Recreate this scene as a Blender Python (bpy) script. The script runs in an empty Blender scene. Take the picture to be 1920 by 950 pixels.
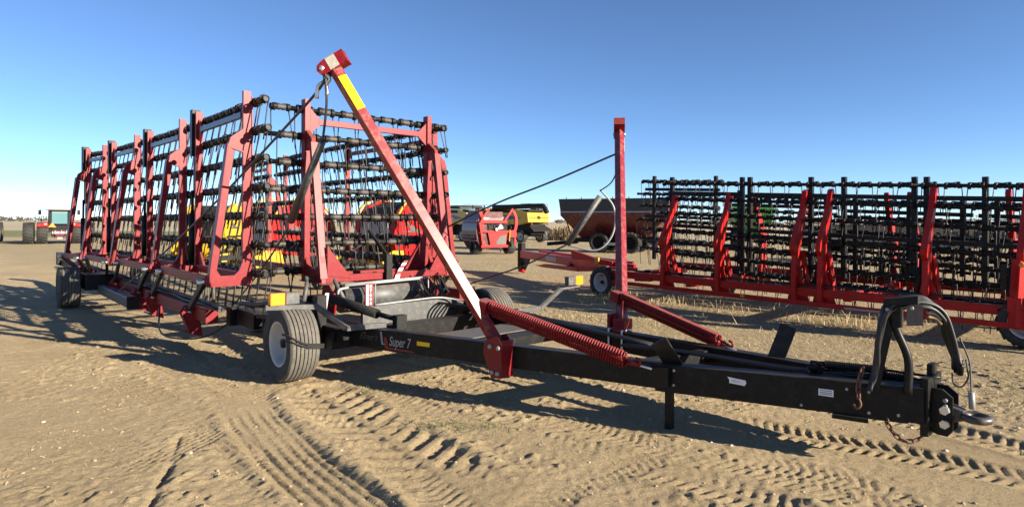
import bpy, math, random
import numpy as np
from math import sin, cos, pi, radians, atan2, sqrt
from mathutils import Vector, Matrix
random.seed(7); rng = np.random.default_rng(7)
S = bpy.context.scene
C = S.collection

# ------------------------------------------------------------------ camera, sky, sun, exposure
CAMH = 1.75; FPX = 1150.0; HOR = 415.0; ROLL = .005
cam_d = bpy.data.cameras.new('camera'); cam = bpy.data.objects.new('camera', cam_d); C.objects.link(cam)
cam_d.sensor_width = 36; cam_d.lens = 36 * FPX / 1920; cam_d.shift_y = -(475 - HOR) / 1920
cam_d.clip_start = .1; cam_d.clip_end = 6000
cam.location = (0, 0, CAMH); cam.rotation_euler = (pi / 2, -ROLL, 0)
S.camera = cam
SUN = Vector((.885, -.465, .325)).normalized()
w = bpy.data.worlds.new('World'); S.world = w; w.use_nodes = True
nt = w.node_tree; bg = nt.nodes['Background']
sky = nt.nodes.new('ShaderNodeTexSky'); sky.sky_type = 'NISHITA'; sky.sun_disc = False
sky.sun_elevation = math.asin(SUN.z); sky.sun_rotation = atan2(SUN.x, SUN.y)
sky.air_density = .75; sky.dust_density = .0; sky.ozone_density = 4.0; sky.altitude = 2000
nt.links.new(sky.outputs[0], bg.inputs[0]); bg.inputs[1].default_value = .072
sl = bpy.data.lights.new('sun', 'SUN'); sl.energy = 5.0; sl.angle = radians(.5); sl.color = (1, .90, .74)
so = bpy.data.objects.new('sun', sl); C.objects.link(so)
so.rotation_euler = SUN.to_track_quat('Z', 'Y').to_euler()
S.view_settings.view_transform = 'Standard'; S.view_settings.look = 'None'
S.view_settings.gamma = 1; S.view_settings.exposure = 1.47; S.view_settings.use_curve_mapping = False

# ------------------------------------------------------------------ materials
def mat(name, col, rough=.5, metal=0, spec=.5, n1=None, amt=.25, scale=6, bump=0, bscale=60, dirt=None, dirt_amt=.0, coat=0, trans=0):
    m = bpy.data.materials.new(name); m.use_nodes = True
    t = m.node_tree; p = t.nodes['Principled BSDF']
    p.inputs['Roughness'].default_value = rough; p.inputs['Metallic'].default_value = metal
    p.inputs['Specular IOR Level'].default_value = spec
    if coat: p.inputs['Coat Weight'].default_value = coat; p.inputs['Coat Roughness'].default_value = .15
    tc = t.nodes.new('ShaderNodeTexCoord')
    no = t.nodes.new('ShaderNodeTexNoise'); no.inputs['Scale'].default_value = scale; no.inputs['Detail'].default_value = 5
    t.links.new(tc.outputs['Object'], no.inputs['Vector'])
    mx = t.nodes.new('ShaderNodeMix'); mx.data_type = 'RGBA'
    a = [c * (1 - amt) for c in col]; b = [min(1, c * (1 + amt)) for c in col]
    mx.inputs[6].default_value = (*a, 1); mx.inputs[7].default_value = (*b, 1)
    t.links.new(no.outputs[0], mx.inputs[0]); out = mx.outputs[2]
    if dirt:
        n2 = t.nodes.new('ShaderNodeTexNoise'); n2.inputs['Scale'].default_value = scale * 2.7; n2.inputs['Detail'].default_value = 8
        n2.inputs['Roughness'].default_value = .7
        t.links.new(tc.outputs['Object'], n2.inputs['Vector'])
        rr = t.nodes.new('ShaderNodeValToRGB'); rr.color_ramp.elements[0].position = .48; rr.color_ramp.elements[1].position = .72
        rr.color_ramp.elements[1].color = (dirt_amt,) * 3 + (1,)
        t.links.new(n2.outputs[0], rr.inputs[0])
        m2 = t.nodes.new('ShaderNodeMix'); m2.data_type = 'RGBA'; m2.inputs[7].default_value = (*dirt, 1)
        t.links.new(rr.outputs[0], m2.inputs[0]); t.links.new(out, m2.inputs[6]); out = m2.outputs[2]
        ma = t.nodes.new('ShaderNodeMath'); ma.operation = 'MULTIPLY_ADD'; ma.inputs[1].default_value = .4; ma.inputs[2].default_value = rough
        t.links.new(rr.outputs[0], ma.inputs[0]); t.links.new(ma.outputs[0], p.inputs['Roughness'])
    if dirt and ('paint' in name):
        ge = t.nodes.new('ShaderNodeNewGeometry'); sx = t.nodes.new('ShaderNodeSeparateXYZ'); t.links.new(ge.outputs['Normal'], sx.inputs[0])
        n3 = t.nodes.new('ShaderNodeTexNoise'); n3.inputs['Scale'].default_value = 22; n3.inputs['Detail'].default_value = 7; n3.inputs['Roughness'].default_value = .75; t.links.new(tc.outputs['Object'], n3.inputs['Vector'])
        mr = t.nodes.new('ShaderNodeMapRange'); mr.inputs[1].default_value = .35; mr.inputs[2].default_value = 1.0; mr.inputs[3].default_value = 0; mr.inputs[4].default_value = .55; t.links.new(sx.outputs[2], mr.inputs[0])
        mm = t.nodes.new('ShaderNodeMath'); mm.operation = 'MULTIPLY'; t.links.new(mr.outputs[0], mm.inputs[0]); t.links.new(n3.outputs[0], mm.inputs[1])
        m3 = t.nodes.new('ShaderNodeMix'); m3.data_type = 'RGBA'; m3.inputs[7].default_value = (*[c * .8 for c in dirt], 1); t.links.new(mm.outputs[0], m3.inputs[0]); t.links.new(out, m3.inputs[6]); out = m3.outputs[2]
        n4 = t.nodes.new('ShaderNodeTexNoise'); n4.inputs['Scale'].default_value = 34; n4.inputs['Detail'].default_value = 9; n4.inputs['Roughness'].default_value = .8; t.links.new(tc.outputs['Object'], n4.inputs['Vector'])
        r4 = t.nodes.new('ShaderNodeValToRGB'); r4.color_ramp.elements[0].position = .655; r4.color_ramp.elements[1].position = .70; r4.color_ramp.elements[1].color = (.6, .6, .6, 1); t.links.new(n4.outputs[0], r4.inputs[0])
        m4 = t.nodes.new('ShaderNodeMix'); m4.data_type = 'RGBA'; m4.inputs[7].default_value = (.13, .09, .07, 1); t.links.new(r4.outputs[0], m4.inputs[0]); t.links.new(out, m4.inputs[6]); out = m4.outputs[2]
    t.links.new(out, p.inputs['Base Color'])
    if bump:
        nb = t.nodes.new('ShaderNodeTexNoise'); nb.inputs['Scale'].default_value = bscale; nb.inputs['Detail'].default_value = 4
        t.links.new(tc.outputs['Object'], nb.inputs['Vector'])
        bp = t.nodes.new('ShaderNodeBump'); bp.inputs['Strength'].default_value = bump; bp.inputs['Distance'].default_value = .01
        t.links.new(nb.outputs[0], bp.inputs['Height']); t.links.new(bp.outputs[0], p.inputs['Normal'])
    if trans: p.inputs['Transmission Weight'].default_value = trans
    return m
DUST = (.34, .27, .18)
M = {}
M['red'] = mat('crimson paint', (.185, .006, .010), .42, spec=.25, amt=.12, dirt=DUST, dirt_amt=.08, scale=5)
M['redgloss'] = mat('glossy crimson paint', (.185, .006, .010), .36, spec=.5, amt=.12, dirt=DUST, dirt_amt=.35, scale=5, coat=.10)
M['red2'] = mat('bright red paint', (.37, .006, .005), .40, spec=.25, amt=.1, dirt=DUST, dirt_amt=.05, scale=4)
M['black'] = mat('black paint', (.006, .006, .006), .44, spec=.22, amt=.3, dirt=(.10, .085, .065), dirt_amt=.16, scale=5)
M['blackm'] = mat('matt black paint', (.007, .007, .007), .6, spec=.25, amt=.3, dirt=(.09, .08, .06), dirt_amt=.2)
M['steelsheen'] = mat('dark steel and rail sky sheen', (.055, .058, .068), .35, amt=.2)  # shaded red rails with sky sheen put into the colour; box tube plain steel
M['tine'] = mat('spring wire', (.022, .017, .013), .45, metal=.2, amt=.3)
M['clamp'] = mat('brown casting', (.048, .038, .031), .6, amt=.4, scale=25)
M['tyre'] = mat('tyre rubber', (.016, .016, .016), .75, amt=.3, scale=8, dirt=(.17, .14, .10), dirt_amt=.4, bump=.25, bscale=40)
M['tread'] = mat('dusty tread rubber', (.105, .094, .077), .85, amt=.4, scale=9, dirt=(.05, .045, .04), dirt_amt=.8, bump=.35, bscale=45)
M['rim'] = mat('white wheel rim', (.46, .45, .42), .5, amt=.12, dirt=DUST, dirt_amt=.4)
M['rimgrey'] = mat('grey wheel rim', (.35, .35, .34), .5, amt=.1, dirt=DUST, dirt_amt=.3)
M['rimyel'] = mat('yellow wheel rim', (.70, .50, .12), .5, amt=.1)
M['grey'] = mat('grey painted steel', (.055, .057, .058), .5, amt=.2, dirt=DUST, dirt_amt=.3)
M['lgrey'] = mat('pale grey steel', (.28, .28, .27), .45, amt=.2)
M['zinc'] = mat('zinc plated steel', (.62, .62, .62), .32, metal=.8, amt=.15)
M['rust'] = mat('rusty steel', (.13, .055, .032), .75, amt=.5, scale=30)
M['hose'] = mat('rubber hose', (.014, .014, .015), .5, amt=.2)
M['cable'] = mat('wire cable', (.03, .03, .032), .45, amt=.3, scale=80)
M['amber'] = mat('amber lens', (.85, .24, .01), .25, amt=.1, coat=.4)
M['yellow'] = mat('yellow paint', (.50, .30, .010), .38, amt=.07, dirt=DUST, dirt_amt=.2)
M['refl'] = mat('yellow reflector', (.85, .50, .0), .3, amt=.05)
M['white'] = mat('white decal', (.72, .72, .72), .4, amt=.05)
M['decal'] = mat('silver grey decal lettering', (.30, .30, .30), .4, amt=.08)
M['dredd'] = mat('red decal', (.20, .012, .014), .45, amt=.1)
M['bluedecal'] = mat('blue decal', (.02, .04, .18), .35, amt=.1)
M['worn'] = mat('worn grey patch', (.40, .37, .31), .7, amt=.3, scale=40, dirt=(.2, .16, .12), dirt_amt=.8)
M['orange'] = mat('orange triangle', (.9, .22, .03), .4, amt=.05)
M['glass'] = mat('tinted cab glass', (.09, .19, .20), .12, amt=.05, coat=.5)
M['cream'] = mat('cream roof', (.42, .36, .26), .5, amt=.1)
M['maroon'] = mat('maroon paint', (.085, .007, .010), .3, amt=.12, dirt=DUST, dirt_amt=.2, scale=2)
M['green'] = mat('green paint', (.03, .26, .04), .35, amt=.1)
M['tarp'] = mat('black tarp', (.03, .032, .035), .6, amt=.3)
M['straw'] = mat('dry straw', (.42, .32, .17), .8, amt=.5, scale=.9)
M['chaff'] = mat('pale chaff', (.50, .40, .235), .85, amt=.5, scale=40)
M['weed'] = mat('dry weeds', (.27, .20, .11), .85, amt=.4, scale=2)
M['tree'] = mat('bare twigs', (.085, .075, .06), .9, amt=.4, scale=.05)
M['pebble'] = mat('pale pebbles', (.46, .40, .31), .8, amt=.35, scale=3)
M['bark'] = mat('bark', (.06, .05, .04), .9, amt=.3)

# ------------------------------------------------------------------ mesh helpers
def V(*a): return Vector(a)
class MB:
    def __init__(s): s.v = []; s.f = []; s.sm = []; s.mi = []; s.cur = 0
    def add(s, vs, fs, smooth=False):
        o = len(s.v); s.v.extend([tuple(p) for p in vs])
        for f in fs: s.f.append([i + o for i in f]); s.sm.append(smooth); s.mi.append(s.cur)
        return s
    def box(s, c, d, rz=0):
        x, y, z = d[0] / 2, d[1] / 2, d[2] / 2; b = min(x, y, z) * .12; b = min(b, .012)
        ps = [(-x, -y + b), (-x + b, -y), (x - b, -y), (x, -y + b), (x, y - b), (x - b, y), (-x + b, y), (-x, y - b)]
        ca, sa = cos(rz), sin(rz); vs = []
        for zz in (-z, z):
            for px, py in ps: vs.append((c[0] + px * ca - py * sa, c[1] + px * sa + py * ca, c[2] + zz))
        fs = [list(range(7, -1, -1)), list(range(8, 16))] + [[i, (i + 1) % 8, (i + 1) % 8 + 8, i + 8] for i in range(8)]
        return s.add(vs, fs)
    def beam(s, p, q, w, h, up=(0, 0, 1), ch=.12, w2=None, h2=None):
        p, q = Vector(p), Vector(q); d = (q - p).normalized(); up = Vector(up)
        sd = d.cross(up)
        if sd.length < 1e-4: up = Vector((1, 0, 0)); sd = d.cross(up)
        sd.normalize(); u = sd.cross(d).normalized(); vs = []
        for e, ww, hh in ((p, w, h), (q, w2 or w, h2 or h)):
            x, y = ww / 2, hh / 2; b = min(x, y) * ch
            for a, c in [(-x, -y + b), (-x + b, -y), (x - b, -y), (x, -y + b), (x, y - b), (x - b, y), (-x + b, y), (-x, y - b)]:
                vs.append(e + sd * a + u * c)
        fs = [list(range(7, -1, -1)), list(range(8, 16))] + [[i, (i + 1) % 8, (i + 1) % 8 + 8, i + 8] for i in range(8)]
        return s.add(vs, fs)
    def tube(s, pts, r, n=8, caps=True, closed=False):
        pts = [Vector(p) for p in pts]; N = len(pts); rs = r if isinstance(r, (list, tuple)) else [r] * N
        d0 = (pts[1] - pts[0]).normalized(); nrm = d0.orthogonal().normalized(); vs = []
        for i, p in enumerate(pts):
            if closed: d = (pts[(i + 1) % N] - pts[i - 1])
            else: d = pts[min(i + 1, N - 1)] - pts[max(i - 1, 0)]
            d = d.normalized() if d.length > 1e-9 else d0
            nrm = (nrm - d * nrm.dot(d)); nrm = nrm.normalized() if nrm.length > 1e-6 else d.orthogonal().normalized()
            b = d.cross(nrm)
            for k in range(n): a = 2 * pi * k / n; vs.append(p + (nrm * cos(a) + b * sin(a)) * rs[i])
        fs = []
        for i in range(N if closed else N - 1):
            j = (i + 1) % N
            for k in range(n): fs.append([i * n + k, i * n + (k + 1) % n, j * n + (k + 1) % n, j * n + k])
        s.add(vs, fs, n > 4)
        if caps and not closed:
            o = len(s.v) - len(vs)
            s.f.append([o + k for k in range(n - 1, -1, -1)]); s.f.append([o + (N - 1) * n + k for k in range(n)]); s.sm += [False] * 2; s.mi += [s.cur] * 2
        return s
    def prism(s, poly, ext):
        poly = [Vector(p) for p in poly]; ext = Vector(ext); n = len(poly)
        vs = poly + [p + ext for p in poly]
        fs = [list(range(n - 1, -1, -1)), list(range(n, 2 * n))] + [[i, (i + 1) % n, (i + 1) % n + n, i + n] for i in range(n)]
        return s.add(vs, fs)
    def lathe(s, prof, c, ax, n=32, smooth=True):
        c = Vector(c); ax = Vector(ax).normalized(); e = ax.orthogonal().normalized(); g = ax.cross(e); vs = []; m = len(prof)
        for k in range(n):
            a = 2 * pi * k / n; dr = e * cos(a) + g * sin(a)
            for r, t in prof: vs.append(c + dr * r + ax * t)
        fs = [[k * m + i, k * m + i + 1, ((k + 1) % n) * m + i + 1, ((k + 1) % n) * m + i] for k in range(n) for i in range(m - 1)]
        return s.add(vs, fs, smooth)
    def coil(s, p, q, R, turns, r, n=5, seg=9):
        p, q = Vector(p), Vector(q); d = (q - p); e = d.normalized().orthogonal().normalized(); g = d.normalized().cross(e)
        N = int(turns * seg)
        return s.tube([p + d * (i / N) + (e * cos(2 * pi * i / seg) + g * sin(2 * pi * i / seg)) * R for i in range(N + 1)], r, n)
    def build(s, name, m, parent=None, loc=None, mesh_only=False):
        me = bpy.data.meshes.new(name); off = Vector(loc) if loc is not None else None
        vs = s.v if off is None else [(x - off.x, y - off.y, z - off.z) for x, y, z in s.v]
        me.from_pydata(vs, [], s.f); me.polygons.foreach_set('use_smooth', s.sm)
        for mm in (m if isinstance(m, (list, tuple)) else [m]): me.materials.append(mm)
        me.polygons.foreach_set('material_index', s.mi); me.update()
        if mesh_only: return me
        return link(name, me, parent, loc)
def link(name, me, parent=None, loc=None):
    o = bpy.data.objects.new(name, me); C.objects.link(o); o.parent = parent
    if loc is not None: o.location = loc
    return o
def thing(name, label, cat, loc=(0, 0, 0), rz=0, group=None):
    o = bpy.data.objects.new(name, None); C.objects.link(o); o.location = loc; o.rotation_euler = (0, 0, rz); o.empty_display_size = .2
    o['label'] = label; o['category'] = cat
    if group: o['group'] = group
    return o
def tag(o, label, cat, group=None, kind=None):
    if label: o['label'] = label
    if cat: o['category'] = cat
    if group: o['group'] = group
    if kind: o['kind'] = kind
    return o
def copy_tree(o, parent=None):
    c = o.copy(); C.objects.link(c); c.parent = parent
    for ch in o.children: copy_tree(ch, c)
    return c
def text(name, body, m, parent, org, xdir, ydir, size, shear=0, bold=0, xs=1):
    cu = bpy.data.curves.new(name, 'FONT'); cu.body = body; cu.size = size; cu.shear = shear; cu.offset = bold; cu.extrude = .001; cu.align_x = 'LEFT'
    t = bpy.data.objects.new(name, cu); C.objects.link(t); bpy.context.view_layer.update()
    me = bpy.data.meshes.new_from_object(t.evaluated_get(bpy.context.evaluated_depsgraph_get())); bpy.data.objects.remove(t)
    x = Vector(xdir).normalized(); y = Vector(ydir).normalized(); z = x.cross(y); o = Vector(org)
    me.transform(Matrix.Diagonal((xs, 1, 1, 1)))
    me.transform(Matrix(((x.x, y.x, z.x, o.x), (x.y, y.y, z.y, o.y), (x.z, y.z, z.z, o.z), (0, 0, 0, 1))))
    me.materials.clear(); me.materials.append(m); me.name = name
    return link(name, me, parent)
def smoothpath(pts, k=6):
    P = [Vector(p) for p in pts]; P = [P[0] * 2 - P[1]] + P + [P[-1] * 2 - P[-2]]; out = []
    for i in range(1, len(P) - 2):
        for j in range(k):
            t = j / k; a, b, c, d = P[i - 1], P[i], P[i + 1], P[i + 2]
            out.append(.5 * ((2 * b) + (c - a) * t + (2 * a - 5 * b + 4 * c - d) * t * t + (3 * b - a - 3 * c + d) * t ** 3))
    return out + [P[-2]]
def ground_pt(px, py):     # a point of the yard, measured on the photograph
    dx, dy = px - 960, py - HOR; a = dx + dy * ROLL; b = dy - dx * ROLL; Y = CAMH * FPX / b
    return (a / FPX * Y, Y)

# ------------------------------------------------------------------ ground
def vnoise(x, y, sc, seed):
    x = x / sc; y = y / sc; xi = np.floor(x).astype(np.int64); yi = np.floor(y).astype(np.int64); fx = x - xi; fy = y - yi
    fx = fx * fx * (3 - 2 * fx); fy = fy * fy * (3 - 2 * fy)
    def h(a, b):
        n = (a * 374761393 + b * 668265263 + seed * 974711) & 0xffffffff
        n = ((n ^ (n >> 13)) * 1274126177) & 0xffffffff
        return ((n ^ (n >> 16)) & 0xffff) / 65535.0
    return (h(xi, yi) * (1 - fx) + h(xi + 1, yi) * fx) * (1 - fy) + (h(xi, yi + 1) * (1 - fx) + h(xi + 1, yi + 1) * fx) * fy - .5
def track(x, y, pts, k=8):
    pts = np.array([tuple(p)[:2] for p in smoothpath([(a, b, 0) for a, b in pts], k)])
    best = np.full(x.shape, 1e9); side = np.zeros(x.shape); arc = np.zeros(x.shape); s0 = 0
    for a, b in zip(pts[:-1], pts[1:]):
        d = b - a; l = np.hypot(*d); d = d / l; t = np.clip((x - a[0]) * d[0] + (y - a[1]) * d[1], 0, l)
        ex = x - a[0] - d[0] * t; ey = y - a[1] - d[1] * t; q = np.hypot(ex, ey); m = q < best
        best = np.where(m, q, best); side = np.where(m, np.sign(ex * -d[1] + ey * d[0]) * q, side); arc = np.where(m, s0 + t, arc); s0 += l
    return best, side, arc, s0
def gp(l): return [ground_pt(*p) for p in l]
TR_RIB = [gp([(445, 742), (490, 800), (555, 868), (680, 968)])]
TR_BIG = [gp([(600, 735), (700, 800), (800, 868), (940, 965)])]
TR_FINE = [gp([(640, 655), (760, 685), (900, 700), (1082, 732), (1280, 772), (1500, 818), (1700, 852), (1960, 910)]),
           gp([(700, 735), (860, 790), (1082, 845), (1280, 893), (1480, 960)]),
           gp([(560, 640), (760, 655), (900, 672), (1100, 700), (1400, 742), (1700, 790), (1940, 850)])]
TR_FAINT = [gp(l) for l in ([(40, 640), (240, 720), (430, 830), (560, 960)], [(330, 640), (430, 720), (640, 800), (860, 960)], [(150, 960), (300, 860), (520, 760), (700, 720)], [(1000, 960), (1100, 900), (1300, 850), (1600, 905), (1700, 960)], [(0, 800), (200, 830), (420, 960)], [(980, 760), (1200, 830), (1420, 880), (1700, 960)], [(0, 590), (250, 660), (430, 735)], [(1250, 650), (1500, 690), (1800, 760)])]
def smooth01(t): t = np.clip(t, 0, 1); return t * t * (3 - 2 * t)
def height(x, y):
    r = np.hypot(x, y); near = smooth01((26 - r) / 14)
    g = vnoise(x, y, 2.3, 1) * .022 + vnoise(x, y, .8, 2) * .010
    rough = smooth01(vnoise(x, y, 1.7, 9) * 1.6 + .62)
    clod = vnoise(x, y, .24, 3) * .004 + vnoise(x, y, .115, 4) * .004 + vnoise(x + .7 * y, y - .7 * x, .06, 5) * .007 + vnoise(x - .6 * y, y + .6 * x, .037, 6) * .012
    n = np.maximum(vnoise(x, y, .085, 22) + .6 * vnoise(x, y, .04, 23) - .22, 0) * .075
    # faint wheel scuffs running across the yard
    sc = np.sin((x * .6 + y * 1.0 + vnoise(x, y, 1.1, 31) * .5) * 40) * .0012 * smooth01(vnoise(x, y, 1.4, 32) * 4 - .3)
    fine = clod * (.30 + .85 * rough) + n * rough * .7 + sc
    hgt = g * near
    keep = np.ones(x.shape)
    m = (r < 16)
    if m.any():
        xs, ys = x[m], y[m]; add = np.zeros(xs.shape); kp = np.ones(xs.shape)
        for pts in TR_RIB:
            b, sd, arc, L = track(xs, ys, pts); W = .24
            ins = smooth01((W - b) / .03); rim = np.exp(-((b - W - .04) / .045) ** 2)
            rib = np.where((np.mod(sd + .01, .085) < .02), .016, 0.)
            fade = (.45 + .55 * smooth01(vnoise(xs, ys, .7, 41) * 2 + .7)) * smooth01((arc - .25) / .9)
            add += (ins * (-.020 + rib) + rim * .022) * fade; kp *= 1 - .8 * ins
        for pts in TR_BIG:
            b, sd, arc, L = track(xs, ys, pts); W = .36
            ins = smooth01((W - b) / .05); rim = np.exp(-((b - W - .05) / .06) ** 2)
            ph = np.mod(arc + np.abs(sd) * .75 + np.where(sd > 0, .11, 0), .22) / .22
            lug = smooth01((.30 - np.abs(ph - .5)) / .08) * smooth01((np.abs(sd) - .03) / .04)
            fade = smooth01(vnoise(xs, ys, .8, 43) * 2.2 + .75)
            add += (ins * (-.002 - .028 * lug) + rim * .020) * fade
            kp *= 1 - .25 * ins
        for q, pts in enumerate(TR_FINE):
            b, sd, arc, L = track(xs, ys, pts); W = .21
            ins = smooth01((W - b) / .03); rim = np.exp(-((b - W - .03) / .04) ** 2)
            ph = np.mod(arc + np.abs(sd) * .35 + np.where(sd > 0, .045, 0), .09) / .09
            lug = smooth01((.28 - np.abs(ph - .5)) / .1) * smooth01((np.abs(sd) - .03) / .02)
            fade = smooth01(vnoise(xs, ys, .9, 47 + q) * 2 + .85)
            add += (ins * (-.010 - .016 * lug) + rim * .010) * fade; kp *= 1 - .6 * ins
        for q, pts in enumerate(TR_FAINT):
            b, sd, arc, L = track(xs, ys, pts, 5); W = .17
            ins = smooth01((W - b) / .04)
            if q % 2: pat = smooth01((.25 - np.abs(np.mod(arc + np.abs(sd) * .5, .075) / .075 - .5)) / .1)
            else: pat = smooth01((.22 - np.abs(np.mod(sd, .055) / .055 - .5)) / .1)
            fade = smooth01(vnoise(xs, ys, .8, 90 + q) * 2.2 + .5)
            add += ins * (-.004 - .009 * pat) * fade; kp *= 1 - .5 * ins * fade
        # a wandering rut
        b, sd, arc, L = track(xs, ys, gp([(335, 820), (322, 868), (300, 905), (275, 960)]))
        add -= np.exp(-(b / .022) ** 2) * .035 * smooth01(vnoise(xs, ys, .3, 51) * 2 + .8)
        hgt = hgt.copy(); hgt[m] += add; keep[m] = kp
    hgt = hgt + fine * keep * near
    # the near wheels, jack and harrow wheels stand on level earth
    return hgt
def axis(lo, hi, step, far_lo, far_hi, g=1.09):
    a = list(np.arange(lo, hi, step)); s = step; v = a[-1]
    while v < far_hi: s *= g; v += s; a.append(v)
    s = step; v = a[0]; pre = []
    while v > far_lo: s *= g; v -= s; pre.append(v)
    return np.array(pre[::-1] + a)
GX = axis(-5.6, 6.2, .019, -1900, 1900); GY = axis(3.0, 8.6, .019, -60, 2400, 1.045)
X, Y = np.meshgrid(GX, GY); Z = height(X, Y)
def gz(x, y): return float(height(np.array([x]), np.array([y]))[0])
nx, ny = len(GX), len(GY)
me = bpy.data.meshes.new('ground')
co = np.stack([X, Y, Z], -1).reshape(-1, 3)
me.vertices.add(nx * ny); me.vertices.foreach_set('co', co.ravel())
i0 = (np.arange(ny - 1)[:, None] * nx + np.arange(nx - 1)[None]).ravel()
q = np.stack([i0, i0 + 1, i0 + nx + 1, i0 + nx], 1).astype(np.int32)
me.loops.add(q.size); me.loops.foreach_set('vertex_index', q.ravel())
me.polygons.add(len(q)); me.polygons.foreach_set('loop_start', np.arange(0, q.size, 4, dtype=np.int32)); me.polygons.foreach_set('loop_total', np.full(len(q), 4, dtype=np.int32))
me.polygons.foreach_set('use_smooth', np.ones(len(q), bool)); me.update(); me.validate()
ground = link('ground', me); tag(ground, 'packed tan dirt yard with tyre tracks and stubble', 'ground', kind='structure')
def ground_mat():
    m = bpy.data.materials.new('dirt and stubble'); m.use_nodes = True; t = m.node_tree; p = t.nodes['Principled BSDF']
    N = t.nodes.new; Lk = t.links.new
    geo = N('ShaderNodeNewGeometry')
    def noise(sc, det=4, rough=.6, vec=None, dist=0):
        n = N('ShaderNodeTexNoise'); n.inputs['Scale'].default_value = sc; n.inputs['Detail'].default_value = det; n.inputs['Roughness'].default_value = rough; n.inputs['Distortion'].default_value = dist
        Lk(vec or geo.outputs['Position'], n.inputs['Vector']); return n.outputs[0]
    def ramp(inp, a, b, ca=(0, 0, 0), cb=(1, 1, 1)):
        r = N('ShaderNodeValToRGB'); r.color_ramp.elements[0].position = a; r.color_ramp.elements[1].position = b
        r.color_ramp.elements[0].color = (*ca, 1); r.color_ramp.elements[1].color = (*cb, 1); Lk(inp, r.inputs[0]); return r.outputs[0]
    def mix(f, a, b, mode='MIX'):
        x = N('ShaderNodeMix'); x.data_type = 'RGBA'; x.blend_type = mode
        for s_, i in ((f, 0), (a, 6), (b, 7)):
            if isinstance(s_, (int, float)): x.inputs[i].default_value = s_
            elif isinstance(s_, tuple): x.inputs[i].default_value = (*s_, 1)
            else: Lk(s_, x.inputs[i])
        return x.outputs[2]
    def mth(op, a, b=0.):
        x = N('ShaderNodeMath'); x.operation = op
        for i, s_ in enumerate((a, b)):
            if isinstance(s_, (int, float)): x.inputs[i].default_value = s_
            else: Lk(s_, x.inputs[i])
        return x.outputs[0]
    sep = N('ShaderNodeSeparateXYZ'); Lk(geo.outputs['Position'], sep.inputs[0]); px, py = sep.outputs[0], sep.outputs[1]
    dirt = mix(ramp(noise(.7, 6), .35, .68), (.41, .305, .17), (.55, .42, .245))
    dirt = mix(mth('MULTIPLY', ramp(noise(9, 6, .75), .35, .75), .55), dirt, (.52, .405, .245))
    dirt = mix(mth('MULTIPLY', ramp(noise(48, 5, .8), .50, .64), .62), dirt, (.20, .138, .075))
    dirt = mix(mth('MULTIPLY', ramp(noise(.33, 5, .65, dist=.6), .52, .68), .38), dirt, (.25, .18, .10))
    dirt = mix(mth('MULTIPLY', ramp(noise(75, 4, .75), .56, .66), .7), dirt, (.58, .47, .31))
    # straw litter field away from the packed yard
    stv = N('ShaderNodeMapping'); stv.inputs['Scale'].default_value = (1, .45, 1); stv.inputs['Rotation'].default_value = (0, 0, .5); Lk(geo.outputs['Position'], stv.inputs['Vector'])
    st = mix(ramp(noise(14, 5, .75, stv.outputs[0]), .36, .66), (.20, .15, .08), (.50, .39, .225))
    st = mix(ramp(noise(.35, 4), .42, .7), st, mix(.5, st, (.40, .32, .20)))
    lit = mth('ADD', mth('MULTIPLY', px, .62), mth('MULTIPLY', py, .78))      # across the far side of the drawbar
    lit = mth('ADD', lit, mth('MULTIPLY', noise(.45, 4), 3.2))
    fs = ramp(mth('MULTIPLY', lit, .05), .405, .50)
    col = mix(mth('MULTIPLY', fs, .8), dirt, st)
    # fields beyond the yard: stubble, a green strip, bleached land
    fld = mix(ramp(noise(.03, 4), .4, .6), (.40, .325, .20), (.47, .40, .27))
    dist = mth('ADD', py, mth('MULTIPLY', noise(.05, 3), 14))
    col = mix(ramp(mth('MULTIPLY', dist, .01), .55, .66), col, fld)
    gm = mth('MULTIPLY', ramp(mth('MULTIPLY', dist, .01), .62, .68), ramp(mth('MULTIPLY', dist, .01), .98, 1.06, (1, 1, 1), (0, 0, 0)))
    gm = mth('MULTIPLY', gm, ramp(mth('ADD', mth('MULTIPLY', px, .01), 1.), .72, .82, (1, 1, 1), (0, 0, 0)))
    col = mix(mth('MULTIPLY', gm, .85), col, (.155, .165, .055))
    Lk(col, p.inputs['Base Color']); p.inputs['Roughness'].default_value = .95; p.inputs['Specular IOR Level'].default_value = .15
    bh = mth('ADD', mth('MULTIPLY', noise(34, 7, .85), 1.0), mth('MULTIPLY', noise(95, 3, .75), .6))
    bp = N('ShaderNodeBump'); bp.inputs['Strength'].default_value = 1.0; bp.inputs['Distance'].default_value = .03
    Lk(bh, bp.inputs['Height']); Lk(bp.outputs[0], p.inputs['Normal'])
    return m
ground.data.materials.append(ground_mat())

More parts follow.
